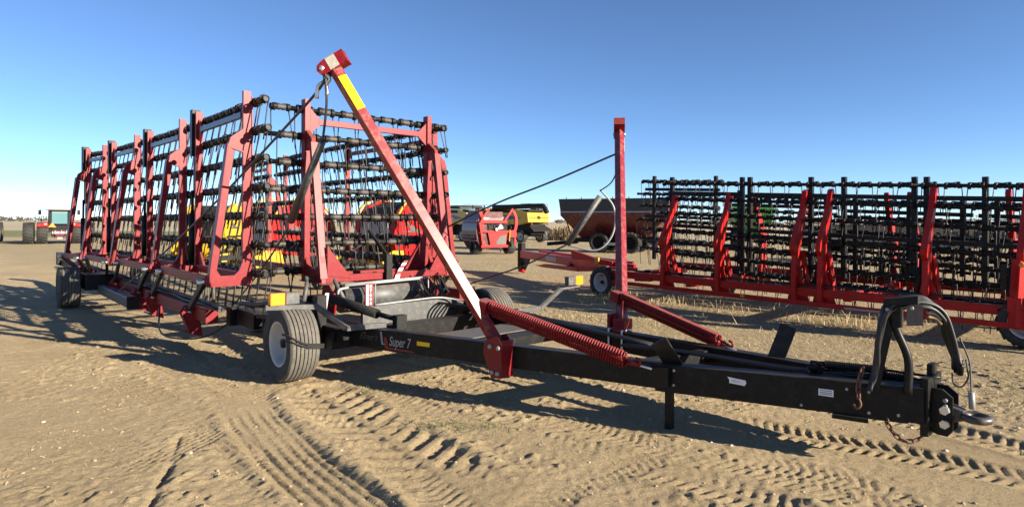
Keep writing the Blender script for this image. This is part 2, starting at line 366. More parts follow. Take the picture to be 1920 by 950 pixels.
# ------------------------------------------------------------------ common machine pieces
def ribbed_tyre(parent, c, ax, D=.83, Wd=.33, ribs=7):
    """wheel > tyre, rim ; axis through centre c"""
    c = Vector(c); R = D / 2; ax = Vector(ax).normalized()
    mb = MB(); prof = [(R * .56, -Wd * .42), (R * .62, -Wd * .47), (R * .8, -Wd * .52), (R * .92, -Wd * .49)]
    mb.lathe(prof, c, ax, 56); mb.lathe([(r, -t) for r, t in prof], c, ax, 56)
    mb.cur = 1; tr = [(R * .92, -Wd * .49), (R * .965, -Wd * .45)]
    for k in range(ribs):
        a = -Wd * .45 + Wd * .9 * k / ribs; b = -Wd * .45 + Wd * .9 * (k + 1) / ribs; g = Wd * .016
        cr = R * (1 - .03 * (2 * (k + .5) / ribs - 1) ** 2)
        tr += [(cr, a + g), (cr, b - g)]
        if k < ribs - 1: tr += [(cr - .016, b - g * .6), (cr - .016, b + g * .6)]
    tr += [(R * .965, Wd * .45), (R * .92, Wd * .49)]
    mb.lathe(tr, c, ax, 64, False)
    wh = mb.build('wheel', [M['tyre'], M['tread']], parent); wh.name = 'tyre'
    return wh
def rim_mesh(c, ax, R, Wd, sgn=-1):
    mb = MB(); c = Vector(c)
    for sg in (-1, 1):
        mb.lathe([(R * .60, sg * Wd * .44), (R * .56, sg * Wd * .45), (R * .53, sg * Wd * .40), (R * .48, sg * Wd * .26), (R * .46, sg * Wd * .08), (R * .18, sg * Wd * .02), (R * .17, sg * Wd * .16), (R * .0, sg * Wd * .18)], c, ax, 40)
    ax = Vector(ax).normalized(); e = ax.orthogonal().normalized(); g = ax.cross(e)
    for k in range(6):
        a = k * pi / 3
        for sg in (-1, 1): mb.lathe([(.0, .02 * sg), (.014, .02 * sg), (.014, 0)], c + (e * cos(a) + g * sin(a)) * R * .3 + ax * sg * Wd * .05, ax, 6)
    return mb
def wheel(parent, c, ax, D, Wd, rimmat, tyre='rib', lugs=0):
    """part wheel (hub) with sub-parts tyre and rim"""
    hub = MB().lathe([(0, -Wd * .3), (D * .06, -Wd * .3), (D * .06, Wd * .3), (0, Wd * .3)], c, ax, 16).build('wheel', M['blackm'], parent)
    if tyre == 'rib': ribbed_tyre(hub, c, ax, D, Wd)
    else:
        R = D / 2; mb = MB(); prof = [(R * .58, -Wd * .42), (R * .66, -Wd * .49), (R * .82, -Wd * .52), (R * .93, -Wd * .47), (R * .94, 0), (R * .93, Wd * .47), (R * .82, Wd * .52), (R * .66, Wd * .49), (R * .58, Wd * .42)]
        mb.lathe(prof, c, ax, 40); a = Vector(ax).normalized(); e = a.orthogonal().normalized(); g = a.cross(e); c_ = Vector(c)
        for k in range(lugs):
            for sg in (-1, 1):
                t0 = 2 * pi * (k + (.5 if sg > 0 else 0)) / lugs; t1 = t0 + .16
                p0 = c_ + (e * cos(t1) + g * sin(t1)) * R * .965 + a * sg * Wd * .02
                p1 = c_ + (e * cos(t0) + g * sin(t0)) * R * .95 + a * sg * Wd * .48
                mb.beam(p0, p1, D * .028, R * .075, up=(e * cos((t0 + t1) / 2) + g * sin((t0 + t1) / 2)))
        mb.build('tyre', M['tyre'], hub)
    rim_mesh(c, ax, D / 2, Wd).build('rim', rimmat, hub)
    return hub
# one double spring tine, drawn round a bar that runs along local x
def tine_mesh(m, sgn=1, L=.53, R=.052, r=.0088, gap=.19, name='tine'):
    mb = MB()
    for sd in (-1, 1):
        x0 = sd * gap / 2; pts = []
        for i in range(0, 26):
            a = pi / 2 + 2 * pi * i / 9 * 1.0
            pts.append(Vector((x0 + sd * .042 * (i / 25 - .35), cos(a) * R * -sgn, sin(a) * R)))
        e = pts[-1]; pts += [e + Vector((sd * .008, sgn * .02, -.10)), e + Vector((sd * .02, sgn * .05, -.28)), e + Vector((sd * .03, sgn * .085, -L))]
        mb.tube(pts, r, 5)
    mb.tube([(-gap / 2, 0, R), (0, sgn * .004, R * .8), (gap / 2, 0, R)], r, 5)
    return mb.build(name, m, mesh_only=True)
def bar_mesh(p, q, r, spots, d, over=.0):
    """tine bar with brown clamp castings at every tine"""
    mb = MB(); mb.tube([p, q], r, 12)
    mb.cur = 1
    for t in spots:
        c = Vector(p) + d * t; mb.lathe([(r + .001, -.065), (r + .007, -.055), (r + .010, -.03), (r + .004, 0), (r + .010, .03), (r + .007, .055), (r + .001, .065)], c, d, 10)
    mb.cur = 0
    for e in (p, q): mb.lathe([(r, -.012), (r + .007, -.012), (r + .007, .012), (r, .012)], e, d, 12)
    return mb

# ------------------------------------------------------------------ the heavy harrow in front
# local axes of the machine: u forward to the hitch, v across to its right side, z up; origin under the left front wheel
ORG = (-2.42, 6.729, 0.0)
hr = thing('heavy_harrow', 'crimson folded heavy harrow with two slanted masts and a long black drawbar', 'heavy harrow', ORG, atan2(-.74, .6726))
BLK, RED = M['black'], M['red']
TINES = {s: tine_mesh(M['tine'], s) for s in (1, -1)}
tine_left = [100]; rest = MB()
def P2(p): return Vector((p[0], p[1], 0))
def put_tines(parent, p, d, spots, sgn):
    a = atan2(d.y, d.x)
    for t in spots:
        c = Vector(p) + d * t; sh = random.gauss(0, .10); ln = random.uniform(.92, 1.12)
        if tine_left[0] > 0:
            tine_left[0] -= 1
            o = link('tine', TINES[sgn], parent, c); o.rotation_euler = (random.uniform(-.05, .05), sh * .35, a); o.scale = (1, 1, ln)
        else:
            mt = Matrix.Translation(c) @ Matrix.Rotation(a, 4, 'Z') @ Matrix.Rotation(sh * .35, 4, 'Y') @ Matrix.Scale(ln, 4, (0, 0, 1))
            tm = TINES[sgn]; rest.add([mt @ v.co for v in tm.vertices], [list(pp.vertices) for pp in tm.polygons], True)
def section(A, B, out, e0, e1, zb=1.0, zt=3.32, uw=1.12, flip=False, sgn=1, tail=False, rail='steelsheen', struts=(), hinge=True):
    """one upright harrow section from front post A to rear post B; out = outward unit normal"""
    A, B = P2(A), P2(B); d = (B - A); wd = d.length; d.normalize(); n = P2(out)
    def pt(a, o, z): return A + d * a + n * o + V(0, 0, z)
    mb = MB()
    for a in (0, wd):
        mb.beam(pt(a, 0, zb - .02), pt(a, .0, zt + .06), .05, .10, up=n)
    # U frame standing square to the section: inner leg on the post, outer leg raked in to the bridge
    def uframe(a0):
        def q(o, z): return pt(a0 - .028, o, z)
        th = d * .05
        mb.prism([q(-.06, zb - .06), q(.45, zb - .06), q(.42, zb + .22), q(.36, zb + .14), q(.31, zb + .06), q(.15, zb + .06), q(.09, zb + .12), q(.05, zb + .22), q(-.05, zb + .22)], th)
        mb.prism([q(.355, zb + .135), q(.42, zb + .22), q(.225, 2.66), q(.155, 2.62)], th)
        mb.prism([q(.05, 2.60), q(.235, 2.66), q(.20, 2.78), q(.05, 2.90)], th)
        mb.beam(pt(a0 + .03, .435, zb + .0), pt(a0 + .03, .228, 2.70), .012, .11, up=d)
        mb.beam(pt(a0 + .03, -.066, zb - .05), pt(a0 + .03, -.066, zt), .012, .09, up=d)
        mb.beam(pt(a0 + .03, -.06, zb - .066), pt(a0 + .03, .45, zb - .066), .11, .012)
    uframe(0)
    if tail: uframe(wd)
    else: mb.beam(pt(wd, 0, zb + .0), pt(wd, .5, zb + .02), .06, .12)
    mb.beam(pt(-.04, .47, zb + .02), pt(wd + .04, .47, zb + .02), .05, .11)
    # base rail and gussets
    mb.beam(pt(0, 0, zb + .03), pt(wd, 0, zb + .03), .09, .10)
    for a, s in ((0, 1), (wd, -1)):
        mb.prism([pt(a + s * .04, -.02, zb + .08), pt(a + s * .28, -.02, zb + .08), pt(a + s * .04, -.02, zb + .34)], n * .03)
        mb.prism([pt(a + s * .03, -.015, zt - .38), pt(a + s * .18, -.015, zt - .27), pt(a + s * .18, -.015, zt - .19), pt(a + s * .03, -.015, zt - .06)], n * .03)
    sec = mb.build('harrow_section', RED, hr)
    MB().beam(pt(.15, 0, zt - .22), pt(wd - .15, 0, zt - .22), .055, .075).build('top_rail', M[rail], sec)
    for k in range(7):
        z = zt - .07 - k * (zt - .1 - zb) / 6.15; o = -.105
        x0 = -e0 + random.uniform(-.05, .05) - (.05 if k % 2 else 0); x1 = wd + e1 + random.uniform(-.05, .05)
        ph = (k % 3) * .15; sp = []
        t = .17 + ph * .6
        while t < x1 - x0 - .1: sp.append(t); t += .31 + random.uniform(-.04, .04)
        p = pt(x0, o, z); qq = pt(x1, o, z)
        br = bar_mesh(p, qq, .034, sp, d); b = br.build('tine_bar', [BLK, M['clamp']], sec)
        put_tines(b, p, d, sp, sgn)
        for a in (0, wd): MB().beam(pt(a - .06, o + .0, z), pt(a + .06, o, z), .085, .095).build('bar_saddle', M['blackm'], b)
    if hinge:
        hp = MB(); hp.beam(pt(wd + .13, .02, 2.72), pt(wd + .13, .02, zt + .10), .11, .12, up=n); hp.beam(pt(wd + .13, .0, 2.1), pt(wd + .13, .0, 2.75), .07, .07, up=n)
        hp.build('hinge_post', M['black'], sec)
        cy = MB(); cy.tube([pt(wd + .15, .05, zb + .1), pt(wd + .14, .05, zb + .85)], .05, 12); cy.tube([pt(wd + .14, .05, zb + .85), pt(wd + .13, .05, 2.2)], .022, 8)
        cy.build('fold_cylinder', BLK, sec)
    for (a, foot) in struts:
        st = MB(); st.beam(pt(a, .49, zb + .0), Vector(foot), .05, .085); st.build('strut', M['black'], sec)
        pn = MB(); pn.lathe([(0, -.07), (.03, -.07), (.03, .07), (0, .07)], pt(a, .50, zb + .0), n, 10); pn.build('pivot_pin', M['zinc'], sec)
    return sec
# near wing beam: line from its front bracket back to the far end
WB = lambda u: V(u, -.30 - .0 * u + (-.012 * max(0, -u - 4)), .52)
def wing_struts(A, B, side=1, off=0):
    return ()
LP = [((-1.41, 0), (-3.46, 0)), ((-4.37, 0), (-6.25, -.07)), ((-7.03, -.13), (-8.67, -.24)), ((-9.39, -.29), (-10.44, -.46))]
# centre section first so the nearest tines are the individual ones
def centre_section():
    A, B, n = (-1.85, .97), (-1.85, 3.05), (1, 0)
    return A, B, n
A, B, n = centre_section()
def centre():
    zb, zt = 1.0, 3.42
    A_, B_ = P2(A), P2(B); d = V(0, 1, 0); nn = V(1, 0, 0); wd = 2.08
    def pt(a, o, z): return A_ + d * a + nn * o + V(0, 0, z)
    mb = MB()
    for a, s in ((0, 1), (wd, -1)):
        mb.beam(pt(a, 0, zb - .02), pt(a, 0, zt + .05), .085, .13, up=nn)
        # U frame in front of the section, standing square to it
        def q(o, z): return pt(a - .03, o, z)
        th = d * .06
        mb.prism([q(-.06, zb - .1), q(.60, zb - .1), q(.56, zb + .26), q(.48, zb + .14), q(.40, zb + .08), q(.16, zb + .08), q(.06, zb + .24), q(-.06, zb + .24)], th)
        mb.prism([q(.47, zb + .12), q(.56, zb + .26), q(.28, 2.80), q(.19, 2.76)], th)
        mb.prism([q(.05, 2.74), q(.28, 2.80), q(.25, 2.9), q(.05, 3.04)], th)
        mb.beam(pt(a, .60, zb - .04), pt(a, .277, 2.84), .10, .012, up=nn)
        mb.beam(pt(a, -.06, zb - .105), pt(a, .60, zb - .105), .13, .012)
    mb.prism([pt(.05, .57, zb + .0), pt(.42, .57, zb - .06), pt(.05, .57, zb + .40)], nn * .03)
    mb.prism([pt(wd - .04, .07, zb + .0), pt(wd - .52, .07, zb - .02), pt(wd - .04, .07, zb + .62)], nn * .03)
    mb.prism([pt(wd - .04, .57, zb + .0), pt(wd - .36, .57, zb - .02), pt(wd - .04, .57, zb + .52)], nn * .03)
    mb.beam(pt(.04, .55, zb - .05), pt(wd - .04, .55, zb - .05), .08, .095)
    mb.beam(pt(.04, .02, zb - .05), pt(wd - .04, .02, zb - .05), .08, .09)
    for a, s in ((0, 1), (wd, -1)):
        mb.prism([pt(a + s * .03, .0, zt - .45), pt(a + s * .2, .0, zt - .30), pt(a + s * .2, .0, zt - .22), pt(a + s * .03, .0, zt - .05)], nn * .035)
    sec = mb.build('harrow_section', RED, hr)
    MB().beam(pt(.18, 0.01, zt - .255), pt(wd - .18, .01, zt - .255), .06, .085).build('top_rail', RED, sec)
    for k in range(7):
        z = zt - .08 - k * .385; o = -.105; x0 = -.46 - (.07 if k % 2 else 0); x1 = wd + .42
        t = .14 + (.0, .16, .08)[k % 3]; sp = []
        while t < x1 - x0 - .08: sp.append(t); t += .35 + random.uniform(-.03, .03)
        p = pt(x0, o, z); br = bar_mesh(p, pt(x1, o, z), .035, sp, d); b = br.build('tine_bar', [BLK, M['clamp']], sec); put_tines(b, p, d, sp, -1)
        for a in (0, wd): MB().beam(pt(a - .07, o, z), pt(a + .07, o, z), .09, .10).build('bar_saddle', M['blackm'], b)
    # lift arms under the section
    for a in (.25, 1.05, wd - .1):
        st = MB(); st.beam(pt(a, .45, zb - .1), pt(a + .05, .65, .62), .05, .07); st.build('strut', M['black'], sec)
    # black catch post and its red and white angle scale on the bottom rail
    cp = MB(); cp.beam(pt(.98, .62, zb - .14), pt(.98, .62, zb + .26), .10, .08); cp.beam(pt(.98, .60, zb + .24), pt(.98, .05, zb + .60), .03, .05); cp.build('catch_post', M['black'], sec)
    sc = MB(); arc = [pt(1.08 + .17 * (i / 6), .62, zb - .12 + .28 * (i / 6) ** .7) for i in range(7)]
    for i in range(6):
        a_, b_ = arc[i], arc[i + 1]; sc.cur = i % 2; sc.prism([a_, a_ + d * .075, b_ + d * .075, b_], nn * .008)
    sc.build('angle_scale', [M['white'], M['dredd']], sec)
    return sec
centre()
def foot(u): return WB(u) + V(0, -.12, .02)
for i, (a, b) in enumerate(LP):
    dx, dy = b[0] - a[0], b[1] - a[1]; l = sqrt(dx * dx + dy * dy); out = (dy / l, -dx / l)
    if out[1] > 0: out = (-out[0], -out[1])
    wd = l
    st = [(t, foot(a[0] - t - .95)) for t in (.0, wd)]
    section(a, b, out, .36 if i == 0 else .22, .22, sgn=1, struts=st, tail=(i == 3), zb=1.0 - .025 * i)
# wing beam with bracket plates and hydraulic lines
wb = MB(); wb.beam(WB(-1.75), WB(-6.5), .15, .17); wb.beam(WB(-6.5), WB(-13.2), .15, .17)
wing = wb.build('wing_beam', RED, hr)
for u in (-2.36, -4.41, -5.32, -7.2, -7.98, -9.62, -10.34, -11.39):
    f = foot(u); br = MB()
    for o in (-.06, .06):
        br.prism([f + V(o, -.05, .06), f + V(o, .10, .10), f + V(o, .16, -.36), f + V(o, .02, -.30), f + V(o, -.10, -.02)], (.02, 0, 0))
    br.prism([f + V(-.06, -.09, -.02), f + V(-.06, .0, -.30), f + V(.08, .0, -.30), f + V(.08, -.09, -.02)], (0, .015, .0))
    b = br.build('beam_bracket', RED, wing)
    MB().lathe([(0, -.10), (.03, -.10), (.03, .10), (0, .10)], f, (1, 0, 0), 10).build('pivot_pin', M['zinc'], wing)
    MB().prism([f + V(-.62, .02, -.33), f + V(-.08, -.01, -.30), f + V(-.08, .16, -.36), f + V(-.45, .16, -.37)], (0, 0, .02)).build('skid_plate', M['blackm'], wing)
for k, (dv, dz) in enumerate(((-.03, .12), (.03, .115), (.0, .155))):
    MB().tube([WB(u) + V(0, dv + .015 * sin(u * 3 + k), dz + .008 * sin(u * 5)) for u in np.linspace(-1.4, -12.8, 40)], .019, 6).build('hydraulic_line', M['hose'], wing)
# end stop, black outrigger box and box tube drawn out toward the viewer
e = MB(); e.beam(WB(-13.2), WB(-14.1) + V(0, -.15, .06), .16, .16); e.build('beam_end', M['black'], wing)
for k in range(3): MB().box(WB(-13.9) + V(-.12 * k, -.2, .16), (.05, .12, .34)).build('end_bracket', M['black'], wing)
rw = wheel(hr, (-8.3, -1.06, .405), (.05, 1, 0), .81, .36, M['rimgrey'])
ob = MB(); ob.box((-8.05, -.62, .52), (.62, .46, .30)); ob.beam((-8.3, -1.0, .41), (-8.1, -.55, .5), .09, .09); ob.build('outrigger_box', M['black'], hr)
bt = MB(); bt.beam((-7.6, -.60, .40), (-4.75, -.62, .42), .15, .17); bt.build('box_tube', M['steelsheen'], hr)
ef = MB(); ef.box((-4.72, -.62, .42), (.03, .17, .20)); ef.build('end_plate', M['blackm'], hr)
wheel(hr, (-9.9, .5, .405), (.05, 1, 0), .81, .34, M['rimgrey'])
wheel(hr, (-5.7, .75, .36), (.3, 1, 0), .74, .30, M['rimgrey'])
# right wing behind
section((-2.0, 3.3), (-5.12, 3.3), (0, 1), .45, 1.1, zt=3.34, sgn=-1, rail='red', struts=((.05, (-2.3, 3.62, .55)), (1.0, (-3.3, 3.62, .55))), hinge=False)
section((-7.0, 3.36), (-8.75, 3.46), (0, 1), .55, .5, zt=3.34, sgn=-1, rail='red', struts=((.05, (-7.3, 3.7, .55)),), hinge=False)
section((-9.9, 3.5), (-11.6, 3.6), (0, 1), .3, .3, zt=3.34, sgn=-1, rail='red', hinge=False)
rb = MB(); rb.beam((-1.6, 3.62, .52), (-12.5, 3.75, .52), .15, .17); rb.build('wing_beam', RED, hr)
wheel(hr, (-8.2, 4.2, .405), (-.05, 1, 0), .81, .34, M['rimgrey'])
rest.build('tines', M['tine'], hr)['kind'] = 'stuff'

# drawbar
zt_, hb = .56, .215
N0, N1, N2 = V(.15, .60, zt_ - hb / 2), V(3.62, 1.74, zt_ - hb / 2), V(5.36, 2.34, zt_ - .11)
F0, F2 = V(.2, 2.66, zt_ - hb / 2), V(5.36, 2.68, zt_ - .11)
nb = MB(); nb.beam(N0, N1 + V(.05, .016, 0), .13, hb, ch=.06); near_beam = nb.build('drawbar_beam', BLK, hr)
fb = MB(); fb.beam(F0, F2, .13, hb, ch=.06); far_beam = fb.build('drawbar_beam', BLK, hr)
nf = MB(); nf.beam(N1 + V(-.05, -.03, -.01), N2 + V(0, -.02, .03), .15, .225, ch=.05, h2=.25)
D_n = (N2 - N1).normalized(); S_n = V(D_n.y, -D_n.x, 0)
nose = nf.build('drawbar_nose', BLK, hr)
def onose(s, z, o): return N1 + V(-.05, -.03, 0) + D_n * s + S_n * (.075 + o) + V(0, 0, z - N1.z)
rp = MB(); rp.prism([onose(1.50, .345, .0), onose(1.80, .35, .0), onose(1.80, .585, .0), onose(1.50, .575, .0)], S_n * .012); rp.build('reinforcing_plate', BLK, nose)
for s_, z_ in ((.16, .40), (.16, .52), (1.12, .38), (1.42, .54), (1.56, .54), (1.56, .39), (1.74, .40)): MB().lathe([(0, 0), (.011, 0), (.011, .012 if s_ < 1.5 else .022), (0, .012 if s_ < 1.5 else .022)], onose(s_, z_, .0), S_n, 6, False).build('bolt_head', M['lgrey'], nose)
cr = MB(); cr.beam((3.35, 1.72, .47), (3.5, 2.62, .47), .10, .12); cr.beam((1.55, 1.1, .44), (1.6, 2.6, .44), .28, .10); cr.beam((.18, .35, .42), (.2, 3.0, .42), .17, .19); cr.beam((4.6, 2.06, .46), (4.62, 2.63, .46), .12, .14)
cr.build('cross_member', BLK, hr)
cx = MB(); cx.prism([(1.0, 1.06, .49), (1.5, 1.22, .50), (1.5, 2.5, .50), (1.0, 2.5, .49)], (0, 0, .012)); cx.build('deck_plate', M['grey'], hr)
fp = MB(); fp.prism([(4.62, 2.12, zt_ + .008), (5.33, 2.34, zt_ + .008), (5.33, 2.64, zt_ + .008), (4.62, 2.62, zt_ + .008)], (0, 0, .012)); fp.build('nose_plate', M['blackm'], hr)
# hitch head: cheek plates, bolts, eye
HP = V(5.40, 2.46, .42)
ck = MB()
ck.box((5.38, 2.44, .47), (.05, .34, .40))
hitch = ck.build('hitch_plate', BLK, hr)
for s in (-.075, .075):
    pl = MB(); pl.prism([(5.40, 2.42 + s, .60), (5.47, 2.42 + s, .60), (5.53, 2.42 + s, .55), (5.53, 2.42 + s, .32), (5.50, 2.42 + s, .28), (5.44, 2.42 + s, .28), (5.26, 2.42 + s, .35), (5.40, 2.42 + s, .36)], (0, .018, 0)); pl.build('cheek_plate', BLK, hitch)
for z in (.465, .37): MB().lathe([(0, -.135), (.03, -.135), (.03, -.10), (.018, -.10), (.018, .10), (0, .1)], (5.49, 2.43, z), (0, 1, 0), 6, False).build('hitch_bolt', M['zinc'], hitch)
for z in (.53, .49): MB().lathe([(0, -.10), (.014, -.10), (.014, -.07), (0, -.07)], (5.49, 2.42, z), (0, 1, 0), 10).build('bolt_head', M['lgrey'], hitch)
ey = MB(); ey.beam((5.42, 2.43, .43), (5.58, 2.43, .43), .12, .17, w2=.09, h2=.07)
ey.tube([(5.645 + .07 * cos(a), 2.43 + .07 * sin(a), .425) for a in np.linspace(0, 2 * pi, 28, endpoint=False)], .027, 10, closed=True)
ey.build('hitch_eye', mat('worn cast hitch', (.035, .033, .033), .4, amt=.4, dirt=(.16, .10, .07), dirt_amt=.8), hitch)
stp = MB(); stp.box((5.37, 2.5, .66), (.035, .12, .16)); stp.build('spring_stop', BLK, hitch)
# jack stand
jk = MB(); jk.beam((3.66, 1.76, .003), (3.66, 1.76, .46), .062, .062, ch=.2); jk.build('jack_stand', BLK, hr)
# upright stop plates
for (p, q) in (((3.72, 1.78, .50), (3.62, 1.66, .75)), ((4.15, 2.66, .52), (4.22, 2.78, .83))):
    t = MB(); t.beam(p, q, .14, .02, up=(.3, -1, .2)); t.build('stop_plate', M['black'], hr)
# bulge plates near nose seam
ps = MB(); ps.prism([N1 + V(-.13, -.10, .06), N1 + V(.12, -.13, .10), N1 + V(.12, -.13, -.06), N1 + V(-.02, -.11, -.10), N1 + V(-.12, -.10, -.06)], (0, .03, 0)); ps.build('spring_anchor', BLK, hr)
MB().beam((4.84, 2.10, .335), (5.06, 2.17, .335), .14, .03).build('chain_bracket', BLK, hr)
# chains
def chain(name, pts, lk=.075, r=.009, parent=None):
    P_ = smoothpath(pts, 8); L_ = [0]
    for a, b in zip(P_[:-1], P_[1:]): L_.append(L_[-1] + (b - a).length)
    n_ = int(L_[-1] / (lk * .72)); mb = MB()
    for i in range(n_):
        s = (i + .5) * L_[-1] / n_; j = max(k for k in range(len(L_)) if L_[k] <= s); j = min(j, len(P_) - 2)
        c = P_[j].lerp(P_[j + 1], (s - L_[j]) / max(1e-6, L_[j + 1] - L_[j])); d = (P_[j + 1] - P_[j]).normalized()
        e = d.cross(V(.31, .8, .5)).normalized(); g = d.cross(e)
        if i % 2: e = g
        lo = []
        for k in range(14):
            a = 2 * pi * k / 14; x = cos(a); y = sin(a); lo.append(c + d * (lk * .26 * (1 if x > 0 else -1) + x * lk * .22) + e * y * lk * .24)
        mb.tube(lo, r, 5, closed=True)
    return mb.build(name, M['rust'], parent)
chain('safety_chain', [(5.17, 2.18, .37), (5.19, 2.18, .31), (5.25, 2.20, .235), (5.32, 2.24, .225), (5.37, 2.29, .27), (5.40, 2.33, .34)], lk=.055, r=.0065, parent=hr)
chain('safety_chain', [(5.03, 2.14, .70), (5.025, 2.11, .64), (5.02, 2.085, .57), (5.03, 2.06, .50)], lk=.06, r=.0075, parent=hr)
hk = MB(); hk.tube(smoothpath([(5.03, 2.055, .51), (5.05, 2.045, .46), (5.03, 2.04, .43), (5.0, 2.045, .45)], 5), .009, 6); hk.build('chain_hook', M['rust'], hr)
# recoil springs along the nose
for (dv, z, e) in ((0, .655, 5.1), (.10, .60, 5.2)):
    c = MB(); c.coil((4.72, 2.28 + dv, z), (e, 2.42 + dv, z - .0), .024, 34, .008, 4, 7); c.tube([(e, 2.42 + dv, z), (5.42, 2.5 + dv, z - .01)], .011, 6); c.tube([(4.72, 2.28 + dv, z), (4.62, 2.25 + dv, z)], .02, 6); c.build('recoil_spring', M['black'], hr)
cl = MB(); cl.lathe([(0, -.04), (.036, -.04), (.036, .04), (0, .04)], (4.64, 2.26, .62), (.3, -1, 0), 14); cl.beam((4.64, 2.26, .63), (4.66, 2.28, .55), .06, .09); cl.build('spring_clevis', M['black'], hr)
# decals on the near beam
Dn = (N1 - N0).normalized(); Sn = V(Dn.y, -Dn.x, 0); up = V(0, 0, 1)
def onb(s, z, o=.004): return N0 + Dn * s + Sn * (.065 + o) + up * (z - N0.z)
text('model_lettering', 'Super 7', M['decal'], near_beam, onb(.675, .405, .006), Dn, up, .145, .22, .0012, .64)
text('maker_lettering', "Elmer's", M['grey'], near_beam, onb(.24, .44, .006), Dn, up + Dn * .12, .105, .5, 0, .85)
rd = MB(); rd.prism([onb(.60, .49), onb(.64, .49), onb(.66, .385), onb(1.02, .375), onb(1.02, .36), onb(.62, .362)], Sn * .002); rd.prism([onb(.61, .44, .005), onb(.635, .47, .005), onb(.66, .44, .005), onb(.64, .40, .005)], Sn * .002)
rd.build('red_stripe', M['dredd'], near_beam)
ws = MB(); ws.prism([onb(.545, .545), onb(.572, .545), onb(.592, .42), onb(.61, .42), onb(.61, .405), onb(.57, .405)], Sn * .002); ws.build('grey_stripe', M['lgrey'], near_beam)
ry = MB(); ry.prism([onb(1.055, .445), onb(1.22, .445), onb(1.22, .488), onb(1.055, .488)], Sn * .003); ry.build('reflector', M['refl'], near_beam)
Dq = D_n; Sq = S_n
def onn(s, z, o=.003): return N1 + V(-.05, -.03, -.01) + Dq * s + Sq * (.075 + o) + up * (z - N1.z)
sp = MB(); sp.prism([onn(.60, .487), onn(.715, .478), onn(.728, .50), onn(.72, .522), onn(.61, .532), onn(.585, .535), onn(.60, .512)], Sq * .002); mdec = sp.build('dealer_decal', M['white'], nose)
gl = MB()
for k in range(6):
    a = .618 + k * .016
    gl.beam(onn(a, .496, .004), onn(a + .002, .518, .004), .005, .002, up=Sq); gl.beam(onn(a + .008, .496, .004), onn(a + .007, .512, .004), .003, .002, up=Sq)
gl.build('decal_marks', M['grey'], mdec)
lb = MB(); lb.prism([onn(1.235, .48), onn(1.335, .478), onn(1.335, .53), onn(1.235, .53)], Sq * .002); pl_ = lb.build('serial_plate', M['white'], nose)
gm_ = MB()
for z in (.49, .503, .517): gm_.prism([onn(1.245, z, .006), onn(1.325, z, .006), onn(1.325, z + .004, .006), onn(1.245, z + .004, .006)], Sq * .001)
gm_.build('plate_lines', M['grey'], pl_)

# masts, springs, cables
def mast(b, t, face, side):
    b, t = Vector(b), Vector(t); d = (t - b).normalized()
    m = MB(); m.beam(b, t, .10, .10, up=face, ch=.10); o = m.build('mast', M['redgloss'], hr)
    sd = d.cross(Vector(face)).normalized(); u2 = sd.cross(d)
    return o, d, sd, u2
SUNL = V(1, 0, .25)
m1b, m1t = V(2.12, 1.21, .50), V(1.0, .0, 3.25)
m1, d1, s1, u1 = mast(m1b, m1t, V(.96, -.16, .228), -1)
h1 = V(.62, .35, .45).normalized()            # the head leans back over the mast top
def head(o, top, d, sd, u, wn):
    hz = Vector((d.x, d.y, 0)).normalized(); hx = (-hz * d.z + V(0, 0, hz.dot(d))).normalized(); hy = d; sd = hx.cross(hy).normalized()
    m = MB(); c = top + d * .02
    for s in (-.07, .07):
        pl = [c + hx * -.08 + hy * .06, c + hx * -.13 + hy * .045, c + hx * -.155 + hy * .0, c + hx * -.14 + hy * -.045, c + hx * -.09 + hy * -.065, c + hx * .13 + hy * -.06, c + hx * .16 + hy * .06]
        m.prism([p + sd * (s - .007) for p in pl], sd * .014)
    m.beam(c + hx * -.06 + hy * .06, c + hx * .16 + hy * .06, .15, .012, up=hy)
    m.beam(c + hx * .145 + hy * .065, c + hx * .145 + hy * -.065, .15, .024, up=hx)
    m.beam(c + hx * .02 + hy * -.06, c + hx * .13 + hy * -.06, .13, .012, up=hy)
    hd = m.build('mast_head', RED, o)
    pn = MB(); pn.lathe([(0, -.10), (.026, -.085), (.026, .085), (0, .085)], c + hx * -.10, sd, 12); pn.build('head_pin', M['zinc'], hd)
    if wn:
        wp = MB()
        for s in (-1, 1):
            wp.prism([c + hx * -.03 + hy * -.06 + sd * (s * .078), c + hx * .07 + hy * -.06 + sd * (s * .078), c + hx * .07 + hy * .06 + sd * (s * .078), c + hx * -.03 + hy * .06 + sd * (s * .078)], sd * .003 * s)
        wp.prism([c + hx * -.03 + hy * .067 + sd * -.074, c + hx * .07 + hy * .067 + sd * -.074, c + hx * .07 + hy * .067 + sd * .074, c + hx * -.03 + hy * .067 + sd * .074], hy * .002); wp.build('worn_patch', M['worn'], hd)
    return c + hx * -.11 + hy * -.03
pin1 = head(m1, m1t, d1, s1, -u1 * 1 if False else V(-.75, -.66, 0), True)
fy = MB(); L1 = (m1t - m1b).length
for (sg, ax) in ((1, u1),):
    c0 = m1b + d1 * (L1 - .50); c1 = m1b + d1 * (L1 - .13)
    fy.prism([c0 + ax * .0515 - s1 * .045, c0 + ax * .0515 + s1 * .045, c1 + ax * .0515 + s1 * .045, c1 + ax * .0515 - s1 * .045], ax * .003)
fy.build('reflector', M['refl'], m1)
def mast_foot(b, d, sd):
    m = MB()
    for s in (-.085, .085):
        q = b + sd * s
        m.prism([q + V(-.12, 0, .10), q + V(.07, 0, .17), q + V(.13, 0, .10), q + V(.13, 0, -.22), q + V(-.02, 0, -.24), q + V(-.14, 0, -.02)], sd * .016)
    m.beam(b + V(.12, .0, .12) , b + V(.12, 0, -.23), .17, .014, up=V(1, 0, 0)); return m
